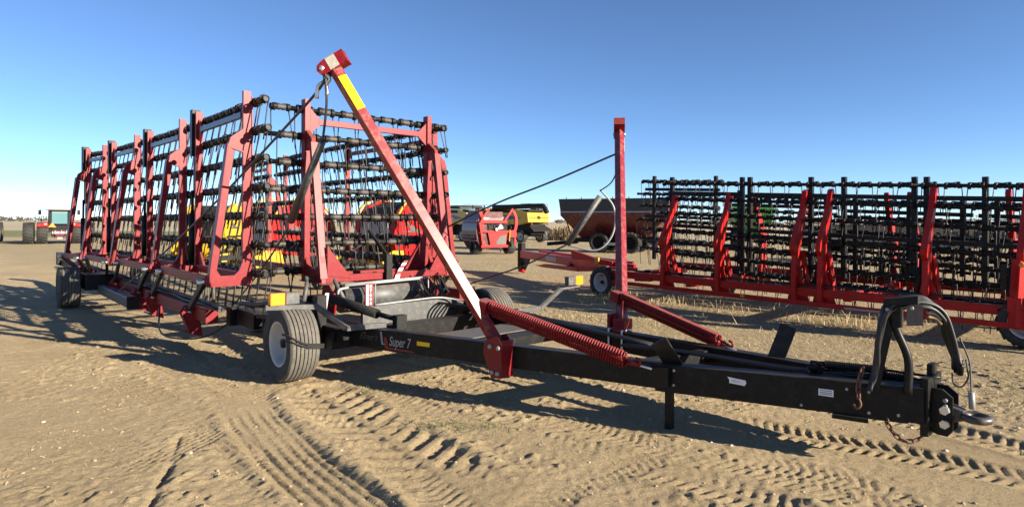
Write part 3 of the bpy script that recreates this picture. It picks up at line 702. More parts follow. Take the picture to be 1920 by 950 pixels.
mf = mast_foot(m1b + V(.02, -.06, .0), d1, Sn); f1 = mf.build('mast_foot', RED, m1)
bo = MB()
for z, x in ((.06, -.03), (-.18, .08), (-.18, -.0), (.06, .09)): bo.lathe([(0, -.12), (.022, -.12), (.022, -.10), (0, -.1)], m1b + V(.02 + x, -.06, z), -Sn, 8)
bo.build('foot_bolt', M['lgrey'], f1)
m2b, m2t = V(2.42, 2.72, .58), V(1.14, 4.30, 3.06)
m2, d2, s2, u2_ = mast(m2b, m2t, SUNL, 1)
pin2 = head(m2, m2t, d2, s2, V(-.75, .66, 0), False)
bx = MB(); bx.beam(V(2.38, 2.68, .62), V(2.52, 2.70, .62), .18, .14); bx.beam(V(2.31, 2.62, .65), V(2.31, 2.74, .65), .04, .17); bx.build('mast_foot', RED, m2)
fy = MB(); L2 = (m2t - m2b).length; c0 = m2b + d2 * (L2 - .42); c1 = m2b + d2 * (L2 - .14)
for ax in (max((s2, -s2, u2_, -u2_), key=lambda q: q.dot(V(.6726, .74, 0))),): fy.prism([c0 + ax * .0515 - d2.cross(ax) * .045, c0 + ax * .0515 + d2.cross(ax) * .045, c1 + ax * .0515 + d2.cross(ax) * .045, c1 + ax * .0515 - d2.cross(ax) * .045], ax * .003)
fy.build('reflector', M['refl'], m2)
ub = MB()
for u in (2.34, 2.52): ub.tube(smoothpath([(u, 2.585, .36), (u, 2.585, .57), (u, 2.595, .575), (u, 2.735, .575), (u, 2.745, .56), (u, 2.745, .4)], 3), .011, 6)
ub.build('u_bolt', M['white'], m2)
def spring(p, q, off, parent):
    p, q = Vector(p), Vector(q); d = (q - p).normalized(); sd = d.cross(V(0, 0, 1)).normalized(); dn = sd.cross(d)
    for s in (-1, 1):
        o = (sd * .035 + dn * .038) * s
        m = MB(); m.coil(p + o, q + o - d * .10, .040, 56, .0098, 5, 10); m.tube(smoothpath([q + o - d * .10, q + o * .5 - d * .04, q + d * .03, q + d * .03 + dn * .04, q - d * .01 + dn * .05], 4), .0125, 6)
        m.tube([p + o - d * .08, p + o], .02, 6); m.build('lift_spring', RED, parent)
    b = MB(); b.beam(p - d * .14, p - d * .02, .17, .12); b.build('spring_block', RED, parent)
spring((2.06, 1.14, .90), (3.50, 1.50, .56), .04, hr)
spring((2.34, 2.86, .88), (3.66, 2.76, .57), .04, hr)
tu = MB(); tu.tube([(3.50, 1.50, .56), (3.62, 1.56, .53)], .012, 6); tu.tube([(3.66, 2.7, .57), (3.78, 2.68, .55)], .012, 6); tu.build('spring_eyebolt', M['zinc'], hr)
# near cables, thimbles and the counter cylinder
K1 = V(-4.9, -.28, 1.75)
def cab(pts, r=.013, name='cable', m='cable'): return MB().tube(smoothpath(pts, 10), r, 6).build(name, M[m], hr)
E_ = V(-6.4, -.52, .47); Q_ = pin1 + V(-.10, -.01, -.14)
cab([pin1, Q_] + [Q_.lerp(E_, t) + V(0, 0, -.5 * t * (1 - t)) for t in (.12, .3, .5, .7, .86)] + [E_, E_ + V(-.5, -.05, -.05)], .0135)
cab([pin1 + V(.02, 0, -.05), pin1 + V(-.02, .03, -.3), V(.72, .02, 2.55)], .013)
th = MB()
for o, ln in ((V(-.10, -.02, -.12), .3), (V(.0, .02, -.10), .3)):
    th.tube(smoothpath([pin1 + V(0, 0, .03), pin1 + o * .5 + V(.02, .03, 0), pin1 + o, pin1 + o * 1.2 + V(0, 0, -.09)], 5), .021, 7)
th.build('cable_thimble', M['zinc'], hr)
cy = MB(); cy.tube([V(.72, .02, 2.55), V(-.35, .14, 1.75)], [.034, .05], 12); cy.build('counter_cylinder', M['grey'], hr)
cab([V(-.35, .14, 1.75), V(-.40, .14, 1.68), V(-1.2, .2, 1.25), V(-2.1, .1, .62)], .012)
pk = MB(); pk.box((-.38, .14, 1.70), (.10, .07, .10)); pk.build('clevis', RED, hr)
# far cables and cylinder
k1 = m2b + d2 * (L2 * .86); cab([k1, k1.lerp(V(-1.05, 3.75, 2.0), .5) + V(0, 0, -.015), V(-1.05, 3.75, 2.0), V(-2.6, 3.43, 1.40)], .014)
cab([m2b + d2 * (L2 * .80), (m2b + d2 * (L2 * .80)).lerp(V(.86, 4.22, 2.20), .5) + V(.03, .02, -.06), V(.86, 4.22, 2.20)], .010)
cy2 = MB(); cy2.tube([V(.86, 4.22, 2.12), V(.45, 3.98, 1.42)], [.045, .045], 12); cy2.build('counter_cylinder', M['grey'], hr)
cab([V(.86, 4.22, 2.22), V(1.02, 4.34, 1.95), V(1.0, 4.34, 1.58), V(.82, 4.2, 1.34), V(.45, 3.98, 1.40)], .014, 'grease_hose', 'lgrey')
cab([V(.45, 3.98, 1.42), V(-.2, 3.7, 1.08), V(-1.4, 3.45, .68)], .012)

# undercarriage
nw = wheel(hr, (0, 0, .412), (0, 1, 0), .83, .33, M['rim'])
stp_ = MB(); stp_.tube(smoothpath([(.27, -.20, .56), (.36, -.17, .55), (.405, -.10, .50), (.418, .0, .455), (.42, .17, .43)], 5), .012, 6); stp_.tube(smoothpath([(.27, -.20, .50), (.385, -.15, .49), (.415, -.08, .455), (.42, .0, .43), (.42, .17, .41)], 5), .012, 6); stp_.beam((.424, .0, .435), (.424, .185, .415), .014, .05)
stp_.build('ratchet_strap', M['blackm'], nw)
wheel(hr, (.05, 2.80, .412), (0, 1, 0), .83, .33, M['rim'])
ax = MB(); ax.beam((0, .0, .412), (-.02, .34, .46), .11, .11); ax.beam((-.02, .34, .3), (-.02, .34, .9), .12, .12); ax.beam((-.02, 2.5, .3), (-.02, 2.5, .85), .12, .12); ax.beam((.05, 2.8, .41), (-.02, 2.5, .46), .10, .10)
ax.beam((-.6, .30, .55), (.3, .45, .48), .12, .14); ax.beam((-2.05, .3, .56), (-2.05, 3.4, .56), .16, .18); ax.beam((-2.05, .9, .55), (.1, .62, .46), .12, .15); ax.beam((-2.05, 2.9, .55), (.1, 2.6, .46), .12, .15)
ax.build('axle_frame', BLK, hr)
pv = MB(); pv.box((-1.42, .06, .50), (.62, .14, .20)); pv.box((-1.84, .02, .49), (.14, .2, .24)); pv.beam((-1.1, .08, .57), (-.55, .14, .60), .14, .05); pv.beam((-1.15, .06, .36), (-.6, .12, .37), .2, .05); pv.beam((-.98, .08, .36), (-.98, .08, .58), .05, .05)
pv.build('wing_hinge', M['black'], hr)
hs = MB(); hs.tube(smoothpath([(-1.5, -.02, .69), (-1.0, -.0, .72), (-.6, .05, .79), (-.2, .2, .80), (.0, .4, .76)], 6), .028, 8); hs.tube(smoothpath([(-1.5, .04, .66), (-1.0, .05, .70), (-.5, .15, .74), (.1, .4, .70)], 6), .022, 8); hs.build('hydraulic_hose', M['hose'], hr)
lp = MB(); lp.tube(smoothpath([(-4.0, -.4, .40), (-3.5, -.5, .12), (-2.9, -.42, .09), (-2.3, -.2, .18), (-1.9, .0, .42)], 8), .013, 6); lp.build('hydraulic_hose', M['hose'], hr)
dr = MB(); dr.tube([(-1.35, 1.25, .66), (-1.35, 2.55, .66)], .20, 24); dr.build('hydraulic_tank', M['grey'], hr)
tr = MB(); tr.box((-.25, 1.72, .56), (.06, 1.45, .26)); tr.box((-.55, 1.72, .44), (.6, 1.4, .03)); tr.build('front_crossmember', M['grey'], hr)
sf = MB()
for z in (.88, .86): sf.tube([(-1.1, 1.2, z), (-1.1, 2.5, z + .03)], .013, 6)
sf.tube(smoothpath([(-1.1, 2.5, .90), (-1.1, 2.56, .88), (-1.1, 2.56, .6)], 4), .013, 6); sf.tube(smoothpath([(-.9, 1.15, .86), (-.9, 1.02, .84), (-.9, 1.0, .78)], 4), .018, 6)
sf.tube(smoothpath([(-.2, 1.15, .70), (-.2, 1.7, .715), (-.18, 2.1, .72), (-.1, 2.35, .68), (.1, 2.45, .66)], 5), .012, 6); sf.build('steel_line', M['lgrey'], hr)
hs2 = MB()
for k in range(7):
    a = .13 * k
    hs2.tube(smoothpath([(-1.3 + .1 * k, 2.35 + .04 * k, .95 - .03 * k), (-.8 + .05 * k, 2.3, .62 + .04 * (k % 3)), (.0, 2.1 + .05 * k, .66 - .02 * k), (.7, 2.25 + .03 * k, .64), (1.6, 2.35 + .02 * k, .60), (3.0, 2.40 + .01 * k, .53)], 6), .014, 6)
for k in range(5): hs2.tube(smoothpath([(-1.6, 2.75 + .06 * k, 1.0), (-1.2, 2.62 + .05 * k, .72 + .05 * k), (-.7, 2.5, .82 - .05 * k), (-.4 - .1 * k, 2.35, .62)], 6), .014, 6)
hs2.build('hydraulic_hose', M['hose'], hr)
hs3 = MB()
for k in range(4): hs3.tube(smoothpath([(2.8, 2.20 + .03 * k, .52), (3.6, 2.25 + .03 * k, .55), (4.4, 2.3 + .03 * k, .555), (5.0, 2.34 + .03 * k, .60)], 6), .013, 6)
hs3.build('hydraulic_hose', M['hose'], hr)
cyl = MB(); cyl.tube([(-.62, .78, .77), (.12, 1.0, .64)], .058, 14); cyl.tube([(.12, 1.0, .64), (.42, 1.10, .60)], .03, 10); cyl.box((.44, 1.11, .58), (.10, .14, .15)); cyl.build('lift_cylinder', M['blackm'], hr)
cyl = MB(); cyl.tube([(-.5, 2.75, .75), (.2, 2.66, .66)], .055, 14); cyl.box((.3, 2.66, .62), (.1, .12, .14)); cyl.build('lift_cylinder', M['blackm'], hr)
for (a, b) in (((-1.3, 1.12, .98), (-1.1, 1.22, .62)), ((-1.35, 2.72, .98), (-1.2, 2.66, .58)), ((-1.5, .86, .95), (-1.4, .74, .6))):
    c = MB(); c.tube([a, b], .032, 10); c.tube([b, Vector(b) + (Vector(b) - Vector(a)) * .25], .018, 8); c.lathe([(0, -.05), (.04, -.05), (.04, .05), (0, .05)], a, (0, 1, 0), 10); c.build('fold_cylinder', M['grey'], hr)
for v in (1.02, 2.66):
    g = MB(); g.prism([(-1.45, v, .50), (-1.05, v, .50), (-1.0, v, .72), (-1.2, v, .88), (-1.4, v, .86)], (0, .025, 0)); g.build('lug_plate', RED, hr)
# depth scale with figures
dsx = -.98
ds = MB(); ds.prism([(dsx, 1.44, .56), (dsx, 1.56, .56), (dsx, 1.56, .885), (dsx, 1.44, .885)], (.012, 0, 0)); dsc = ds.build('depth_scale', M['dredd'], hr)
st_ = MB(); st_.prism([(dsx + .013, 1.455, .56), (dsx + .013, 1.485, .56), (dsx + .013, 1.485, .87), (dsx + .013, 1.455, .87)], (.002, 0, 0)); st_.build('scale_stripe', M['white'], dsc)
for k, ch in enumerate('87654'): text('scale_figure', ch, M['white'], dsc, (dsx + .014, 1.505, .825 - .058 * k), (0, 1, 0), (0, 0, 1), .055, 0, .002)
fr = MB(); fr.tube([(dsx, 1.60, .58), (dsx, 1.60, .89)], .008, 6); fr.build('scale_pointer', M['lgrey'], hr)
sk = MB(); sk.beam((-.02, .40, .72), (-.0, .42, .92), .05, .03); sk.build('angle_scale', M['white'], hr)
# lamp brackets with marker lamps
def lamp(pts, at, sgn):
    b = MB()
    P_ = [Vector(p) for p in pts]
    for a, c in zip(P_[:-1], P_[1:]): b.beam(a - (c - a).normalized() * .015, c + (c - a).normalized() * .015, .045, .055)
    br = b.build('lamp_bracket', M['grey'], hr)
    h = MB(); h.box(Vector(at) + V(0, .075 * -sgn, 0), (.08, .15, .12)); hh = h.build('marker_lamp', M['grey'], hr)
    l = MB(); l.box(Vector(at) + V(.0, .085 * sgn, 0), (.075, .155, .125)); l.build('lens', M['amber'], hh)
lamp([(.62, .80, .595), (.55, .40, .595), (.16, .22, .80), (.10, -.30, .83)], (.12, -.12, .915), -1)
lamp([(.80, 2.42, .60), (.82, 3.05, .60), (.55, 3.75, .80), (.60, 4.05, .82)], (.66, 3.88, .905), 1)
# hose holder at the hitch
hh = MB(); hh.beam((5.11, 2.13, .55), (5.20, 2.17, 1.08), .04, .05); hh.tube(smoothpath([(5.30, 2.20, .56), (5.30, 2.20, .80), (5.24, 2.18, .98), (5.20, 2.16, 1.12)], 6), .028, 8)
hold = hh.build('hose_holder', M['black'], hr)
pl = MB(); pl.prism([(5.175, 2.10, 1.165), (5.175, 2.10, 1.22), (5.375, 2.13, 1.255), (5.375, 2.13, 1.20)], (0, .07, 0)); pl.box((5.245, 2.16, 1.10), (.06, .05, .15))
pl.build('holder_cap', M['blackm'], hold)
tg = MB(); tg.prism([(5.30, 2.16, 1.04), (5.39, 2.19, 1.05), (5.39, 2.19, 1.19), (5.30, 2.16, 1.18)], (.003, -.01, 0)); tg.build('holder_tag', mat('worn brown tag', (.10, .075, .065), .6, amt=.4, scale=30), hold)
for z, s in ((1.10, 0), (1.12, .09)): MB().lathe([(0, 0), (.012, 0), (.012, .012), (0, .012)], (5.20 + s * 1.6, 2.10 + s * .2, z + .05), (0, -1, 0), 10).build('holder_bolt', M['lgrey'], hold)
for k in range(10):
    a = random.uniform(-.02, .02); o = V(.6, -.8, 0) * (.026 * (k % 4) - .05); zz = .03 * (k // 4)
    p = [V(5.09, 2.1, .56) + o * .45, V(5.12, 2.12, .70) + o * .4, V(5.15, 2.11, .95) + o * .4, V(5.20, 2.14, 1.17 - zz) + o * 1.4, V(5.37, 2.28, 1.235 - zz - .012 * (k % 4)) + o, V(5.46, 2.38, 1.13 - zz) + o, V(5.52, 2.45, .95) + o + V(-.005 * k, 0, 0), V(5.54 + a, 2.47, .74 + .02 * (k % 3)) + o * 1.3]
    p = [q_ + V(random.gauss(0, .006), random.gauss(0, .008), 0) for q_ in p]
    MB().tube(smoothpath(p, 7), .0125, 8).build('hose', M['hose'], hold)
    cp_ = MB(); cp_.lathe([(0, -.045), (.016, -.045), (.018, 0), (.014, .02), (0, .02)], p[-1], (0, 0, 1), 8); cp_.build('hose_coupler', M['black'], hold)
for k, c_ in enumerate((M['lgrey'], M['weed'])):
    t = MB(); t.tube(smoothpath([(5.39, 2.29, 1.13 - .03 * k), (5.43, 2.335, 1.12 - .03 * k), (5.455, 2.37, 1.08 - .03 * k)], 5), .012, 7); t.build('hose_marker', c_, hold)
wr = MB(); wr.tube(smoothpath([(5.54, 2.48, .95), (5.585, 2.52, .80), (5.60, 2.5, .68), (5.61, 2.47, .58)], 6), .006, 5); wr.tube(smoothpath([(5.50, 2.46, .70), (5.51, 2.46, .63), (5.55, 2.48, .61), (5.585, 2.5, .68), (5.57, 2.51, .80)], 6), .006, 5); wr.build('safety_wire', M['cable'], hold)
pg = MB(); pg.tube([(5.61, 2.47, .59), (5.615, 2.465, .475)], .019, 10); pg.build('wire_plug', M['lgrey'], hold)

# ------------------------------------------------------------------ second harrow, standing beyond the first one
O2 = (2.14, 14.16)
h2 = thing('heavy_harrow', 'bright red harrow with upright black tine frames, parked behind the hose holder', 'heavy harrow', (*O2, 0), atan2(-.7346, .6784))
RED2 = M['red2']
TIN2 = {s: tine_mesh(M['tine'], s, L=.46, R=.050, r=.0075, gap=.16) for s in (1, -1)}
tine_left2 = [100]; rest2 = MB()
def put2(parent, p, d, spots, sgn):
    a = atan2(d.y, d.x)
    for t in spots:
        c = Vector(p) + d * t; rz = random.uniform(-.12, .12)
        if tine_left2[0] > 0:
            tine_left2[0] -= 1; o = link('tine', TIN2[sgn], parent, c); o.rotation_euler = (0, rz * .5, a)
        else:
            mt = Matrix.Translation(c) @ Matrix.Rotation(a, 4, 'Z') @ Matrix.Rotation(rz * .5, 4, 'Y'); tm = TIN2[sgn]
            rest2.add([mt @ v.co for v in tm.vertices], [list(pp.vertices) for pp in tm.polygons], True)
zt2 = lambda s: 2.76 - .048 * s
def section2(s0, s1, v, posts, sgn, ext=(.1, .1), rails=(.30, 1.0), top=0.0):
    mb = MB()
    for s in posts: mb.beam((s, v, .78), (s, v, zt2(s) + .04 + top), .078, .085, up=(0, 1, 0))
    for r in rails: mb.beam((s0 - ext[0] * .6, v - .02, zt2(s0) - r + top), (s1 + ext[1] * .6, v - .02, zt2(s1) - r + top), .065, .075)
    sec = mb.build('harrow_section', M['black'], h2)
    for k, dz in enumerate((.10, .43, .74, 1.0 + .12, 1.36, 1.6, 1.86)):
        a0 = s0 - ext[0] - (.12 if k % 2 else 0) - random.uniform(0, .1); a1 = s1 + ext[1] - (.1 if k % 3 else 0)
        p = V(a0, v - .075 * (1 if sgn < 0 else -1), zt2(a0) - dz + top); q_ = V(a1, v - .075 * (1 if sgn < 0 else -1), zt2(a1) - dz + top); d = (q_ - p); l = d.length; d.normalize()
        sp = []; t = .1 + (.0, .2, .1)[k % 3]
        while t < l - .05: sp.append(t); t += .30 + random.uniform(-.05, .05)
        b = bar_mesh(p, q_, .030, sp, d).build('tine_bar', [M['blackm'], M['black']], sec); put2(b, p, d, sp, sgn)
    return sec
section2(1.5, 3.12, .45, (1.5, 3.10), -1, (.12, .04))
section2(3.26, 4.92, .45, (3.26, 4.42), -1, (.02, .02))
section2(5.0, 6.14, .45, (4.98, 6.05), -1, (.02, .05))
section2(6.25, 7.6, .45, (6.22, 6.98, 7.6), -1, (.02, .4))
section2(-.4, 1.45, 2.5, (-.35, 1.4), 1, (.35, .1), top=.14)
section2(1.9, 4.1, 2.5, (2.0, 4.0), 1, (.1, .1), top=-.2)
section2(4.3, 6.4, 2.5, (4.5, 5.45, 6.3), 1, (.1, .1), top=-.25)
section2(6.6, 8.4, 2.5, (6.8, 8.3), 1, (.1, .3), top=-.25)
def arm2(s, v0, dirv, dz=0):
    """S-shaped lifting arm standing on the beam and leaning in over the frame"""
    m = MB(); z0 = .42 + dz
    def q(a, z): return (s - .04, v0 + dirv * a, z + dz)
    m.prism([q(-.12, .36), q(.14, .36), q(.14, .75), q(.12, 1.05), q(.10, 1.30), q(.18, 1.55), q(.34, 1.95), q(.47, 2.28), q(.42, 2.36), q(.34, 2.33), q(.22, 2.0), q(.02, 1.70), q(-.20, 1.36), q(-.19, 1.27), q(-.10, 1.18), q(-.12, .75)], (.08, 0, 0))
    m.prism([(s - .16, v0 + dirv * .02, .36), (s + .22, v0 + dirv * .02, .36), (s + .14, v0 + dirv * .02, .62), (s + .03, v0 + dirv * .02, .95), (s - .06, v0 + dirv * .02, .9)], (0, .03 * dirv, 0))
    o = m.build('lift_arm', RED2, h2)
    c = MB(); c.tube([(s - .14, v0 + dirv * .18, .62), (s - .14, v0 + dirv * .22, 1.05)], .05, 10); c.tube([(s - .14, v0 + dirv * .22, 1.05), (s - .14, v0 + dirv * .26, 1.3)], .022, 8); c.build('fold_cylinder', M['blackm'], o)
    st = MB(); st.beam((s + .10, v0 + dirv * .30, .55), (s + .05, v0 + dirv * .16, 1.25), .05, .09); st.build('brace', RED2, o)
for s in (1.62, 2.86, 4.34, 4.78, 6.33, 7.48): arm2(s, 0, 1)
for s in (2.35, 5.05, 5.45, 6.95): arm2(s, 2.95, -1)
b2 = MB(); b2.beam((-.1, 0, .58), (8.6, 0, .50), .13, .14); b2.build('wing_beam', RED2, h2)
b2 = MB(); b2.beam((.2, -.12, .40), (8.6, -.12, .30), .075, .08); b2.build('lower_rail', RED2, h2)
b2 = MB(); b2.beam((-.1, 2.95, .62), (8.6, 2.95, .56), .16, .19); b2.build('wing_beam', RED2, h2)
b2 = MB(); b2.beam((.0, 2.2, .42), (8.6, 2.2, .40), .10, .12); b2.build('lower_rail', RED2, h2)
for s in (.3, 2.2, 5.2, 7.9): MB().beam((s, -.05, .50), (s, 2.95, .52), .12, .14).build('cross_member', RED2, h2)
for k in range(3): MB().tube([(s, -.03 + .04 * k, .685 - .006 * s + .01 * sin(s * 4 + k)) for s in np.linspace(.1, 8.4, 30)], .014, 6).build('hydraulic_line', M['hose'], h2)
for s in (.5, 1.2, 2.0, 3.5, 5.5, 6.9): MB().box((s, -.03, .70 - .01 * s), (.05, .16, .06)).build('line_clamp', M['blackm'], h2)
MB().prism([(5.2, -.167, .315), (5.75, -.167, .31), (5.75, -.167, .345), (5.2, -.167, .35)], (0, -.003, 0)).build('pale_decal', M['lgrey'], h2)
MB().prism([(3.38, -.167, .345), (3.46, -.167, .343), (3.46, -.167, .40), (3.38, -.167, .40)], (0, -.003, 0)).build('yellow_decal', M['yellow'], h2)
wheel(h2, (0.0, 0, .365), (.12, 1, 0), .73, .30, M['rim'], 'lug', 16)
wheel(h2, (7.55, .0, .365), (0, 1, 0), .73, .30, M['rim'], 'lug', 16)
wheel(h2, (1.6, 2.5, .33), (.3, 1, 0), .66, .28, M['rimgrey'], 'lug', 14)
wf = MB(); wf.beam((0, .05, .37), (.02, .35, .50), .08, .08); wf.beam((-.02, .30, .3), (-.02, .30, .82), .10, .10); wf.beam((-.4, .35, .8), (.6, .35, .72), .10, .12); wf.beam((.25, -.08, .72), (.85, -.05, .70), .12, .03)
wf.build('wheel_frame', RED2, h2)
for s, z in ((.55, .70), (.95, .50)): MB().beam((s, -.10, z), (s + .35, -.02, z + .01), .16, .07).build('lit_bracket', RED2, h2)
jl = MB(); jl.beam((.62, -.22, .12), (.62, -.22, .84), .06, .06); jl.build('parking_stand', M['grey'], h2)
ca = MB(); ca.box((7.42, -.15, .62), (.16, .10, .20)); ca.beam((7.46, -.1, .3), (7.5, -.05, 1.25), .14, .24); ca.build('end_plate', RED2, h2)
MB().box((7.30, -.20, 1.0), (.06, .05, .36)).build('shock_absorber', M['black'], h2)
MB().lathe([(0, -.02), (.035, -.02), (.035, .02), (0, .02)], (7.5, -.2, 1.18), (0, 1, 0), 10).build('marker_lens', M['amber'], h2)
# tongue reaching away to the left, with its black parking jack
def toh2(x, y, z):      # world point into the machine's own axes
    dx, dy = x - O2[0], y - O2[1]; return V(dx * .6784 - dy * .7346, dx * .7346 + dy * .6784, z)
t0, t1 = toh2(.36, 20.6, .66), toh2(2.35, 14.6, .66)
tg_ = MB(); tg_.beam(t0, t1, .17, .24, ch=.08); tg = tg_.build('tongue', RED2, h2)
tg_ = MB(); tg_.beam(t0 + V(.5, .35, .05), t1 + V(.1, .7, .03), .14, .18); tg_.build('tongue', RED2, h2)
tg_ = MB(); tg_.beam(toh2(.98, 18.0, .46), toh2(1.75, 15.8, .52), .14, .10); tg_.prism([toh2(.95, 18.05, .40), toh2(.7, 18.4, .44), toh2(.95, 17.9, .50)], (0, .1, 0)); tg_.beam(toh2(1.75, 15.8, .52), toh2(2.2, 15.0, .60), .12, .10); tg_.beam(toh2(1.5, 16.5, .50), toh2(1.62, 16.6, .62), .10, .10); tg_.build('tow_link', RED2, h2)
jk = MB(); jk.beam(toh2(.33, 20.7, .22), toh2(.33, 20.7, 1.02), .20, .20); jk.beam(toh2(.36, 20.7, .10), toh2(.58, 20.2, .65), .08, .22); jk.box(toh2(.30, 20.75, .17), (.36, .2, .05)); jk.build('hitch_jack', M['black'], h2)
jk = MB(); jk.box(toh2(.34, 20.6, .11), (.22, .14, .10)); jk.build('hitch_foot', RED2, h2)
ds2 = MB(); c = toh2(1.16, 18.15, .62)
dx_ = (t1 - t0).normalized(); nn_ = V(dx_.y, -dx_.x, 0)
ds2.prism([t0 + dx_ * 2.35 + nn_ * .088 + V(0, 0, -.07), t0 + dx_ * 3.15 + nn_ * .088 + V(0, 0, -.07), t0 + dx_ * 3.15 + nn_ * .088 + V(0, 0, .07), t0 + dx_ * 2.35 + nn_ * .088 + V(0, 0, .07)], nn_ * .003); ds2.build('pale_decal', M['lgrey'], tg)
pv2 = MB(); pv2.prism([toh2(1.55, 16.0, .78), toh2(1.55, 16.0, 1.02), toh2(2.05, 15.2, .86), toh2(2.05, 15.2, .78)], (.03, .06, 0)); pv2.build('tongue_brace', RED2, h2)
MB().box(toh2(2.1, 15.1, .80), (.12, .06, .14)).build('yellow_tag', M['yellow'], h2)
rest2.build('tines', M['tine'], h2)['kind'] = 'stuff'

# ------------------------------------------------------------------ machines in the background
def lug_wheel(parent, c, D, Wd, rimm, ax=(0, 1, 0), lugs=18): return wheel(parent, c, ax, D, Wd, rimm, 'lug', lugs)
# four wheel drive tractor seen from behind; local x is forward
def tractor(loc, rz, label):
    t = thing('tractor', label, 'tractor', loc, rz, 'red tractors on dual wheels')
    b = MB(); b.box((.2, 0, .72), (1.9, .9, .5)); b.box((2.4, 0, .95), (2.6, .95, .85)); b.beam((-.75, 0, .62), (-.95, 0, .62), .5, .34); b.build('chassis', M['maroon'], t)
    h = MB(); h.box((2.5, 0, 1.5), (2.4, 1.0, .55)); h.build('hood', RED2, t)
    c = MB()
    for x in (-.55, .85):
        for y in (-.62, .62): c.beam((x, y, 1.2), (x * .92, y * .95, 2.42), .10, .10)
    c.box((.15, 0, 1.22), (1.5, 1.36, .22)); c.box((-.62, 0, 1.05), (.1, 1.3, .45)); cab_ = c.build('cab', M['black'], t)
    MB().prism([(-.75, -.75, 2.42), (1.0, -.75, 2.42), (1.0, .75, 2.42), (-.75, .75, 2.42)], (.03, 0, .10)).build('roof', M['cream'], cab_)
    for y in (-.55, .55): MB().box((-.585, y, 1.80), (.05, .20, 1.2)).build('cab_pillar', M['black'], cab_)
    MB().box((-.58, 0, 2.34), (.06, 1.2, .18)).build('cab_header', M['black'], cab_)
    MB().box((-.56, 0, 1.82), (.03, .95, .80)).build('rear_window', M['glass'], cab_)
    for y in (-.62, .62): MB().box((.15, y, 1.86), (1.2, .03, .95)).build('side_window', M['glass'], cab_)
    MB().box((.05, 0, 1.55), (.4, .42, .55)).build('seat', M['blackm'], cab_)
    for s in (-1, 1):
        f = MB(); f.prism([(-.95, s * .62, 1.22), (-.95, s * 1.28, 1.22), (-.95, s * 1.28, 1.40), (-.95, s * .70, 1.52)], (1.2, 0, .02)); fo = f.build('fender', RED2, t)
        MB().box((-.965, s * 1.15, 1.30), (.02, .13, .08)).build('tail_light', M['dredd'], fo)
        MB().box((-.965, s * .80, 1.40), (.02, .16, .05)).build('pale_decal', M['white'], fo)
        m = MB(); m.tube([(.8, s * .65, 2.40), (.8, s * 1.12, 2.46), (.8, s * 1.12, 2.25)], .02, 6); m.box((.78, s * 1.14, 2.24), (.05, .18, .34)); m.build('mirror', M['black'], cab_)
    for s in (-1, 1):
        for k, y in enumerate((1.0, 1.76)):
            lug_wheel(t, (-.2, s * y, .77), 1.50, .58, M['rimyel'], lugs=20); lug_wheel(t, (3.0, s * y, .77), 1.50, .58, M['rimyel'], lugs=20)
    r = MB(); r.tube([(.9, 1.05, 1.45), (.9, 1.05, 2.02), (.9, 1.4, 2.02), (.9, 1.4, 1.40)], .022, 6); r.tube([(.9, 1.05, 1.75), (.9, 1.4, 1.75)], .018, 6); r.build('hand_rail', M['grey'], t)
    s_ = MB(); s_.prism([(-.99, .20, 1.18), (-.99, .66, 1.18), (-.99, .43, 1.5)], (.015, 0, 0)); s_.build('warning_triangle', M['orange'], t)
    hd = MB(); hd.beam((-.9, 0, .45), (-1.35, 0, .42), .3, .12); hd.box((-.95, 0, .80), (.2, .9, .16))
    for y in (-.4, -.1, .25): hd.tube([(-.9, y, .9), (-1.1, y, .95), (-1.15, y + .06, .8)], .03, 6)
    hd.build('drawbar', M['lgrey'], t)
    return t
tractor((-32.45, 44.0, 0), radians(127), 'red dual-wheeled tractor with tinted cab, seen from behind at the far left')
t2 = tractor((-38.95, 43.5, 0), radians(127), 'tractor cut off by the left edge of the photo, only its tall tyre showing')

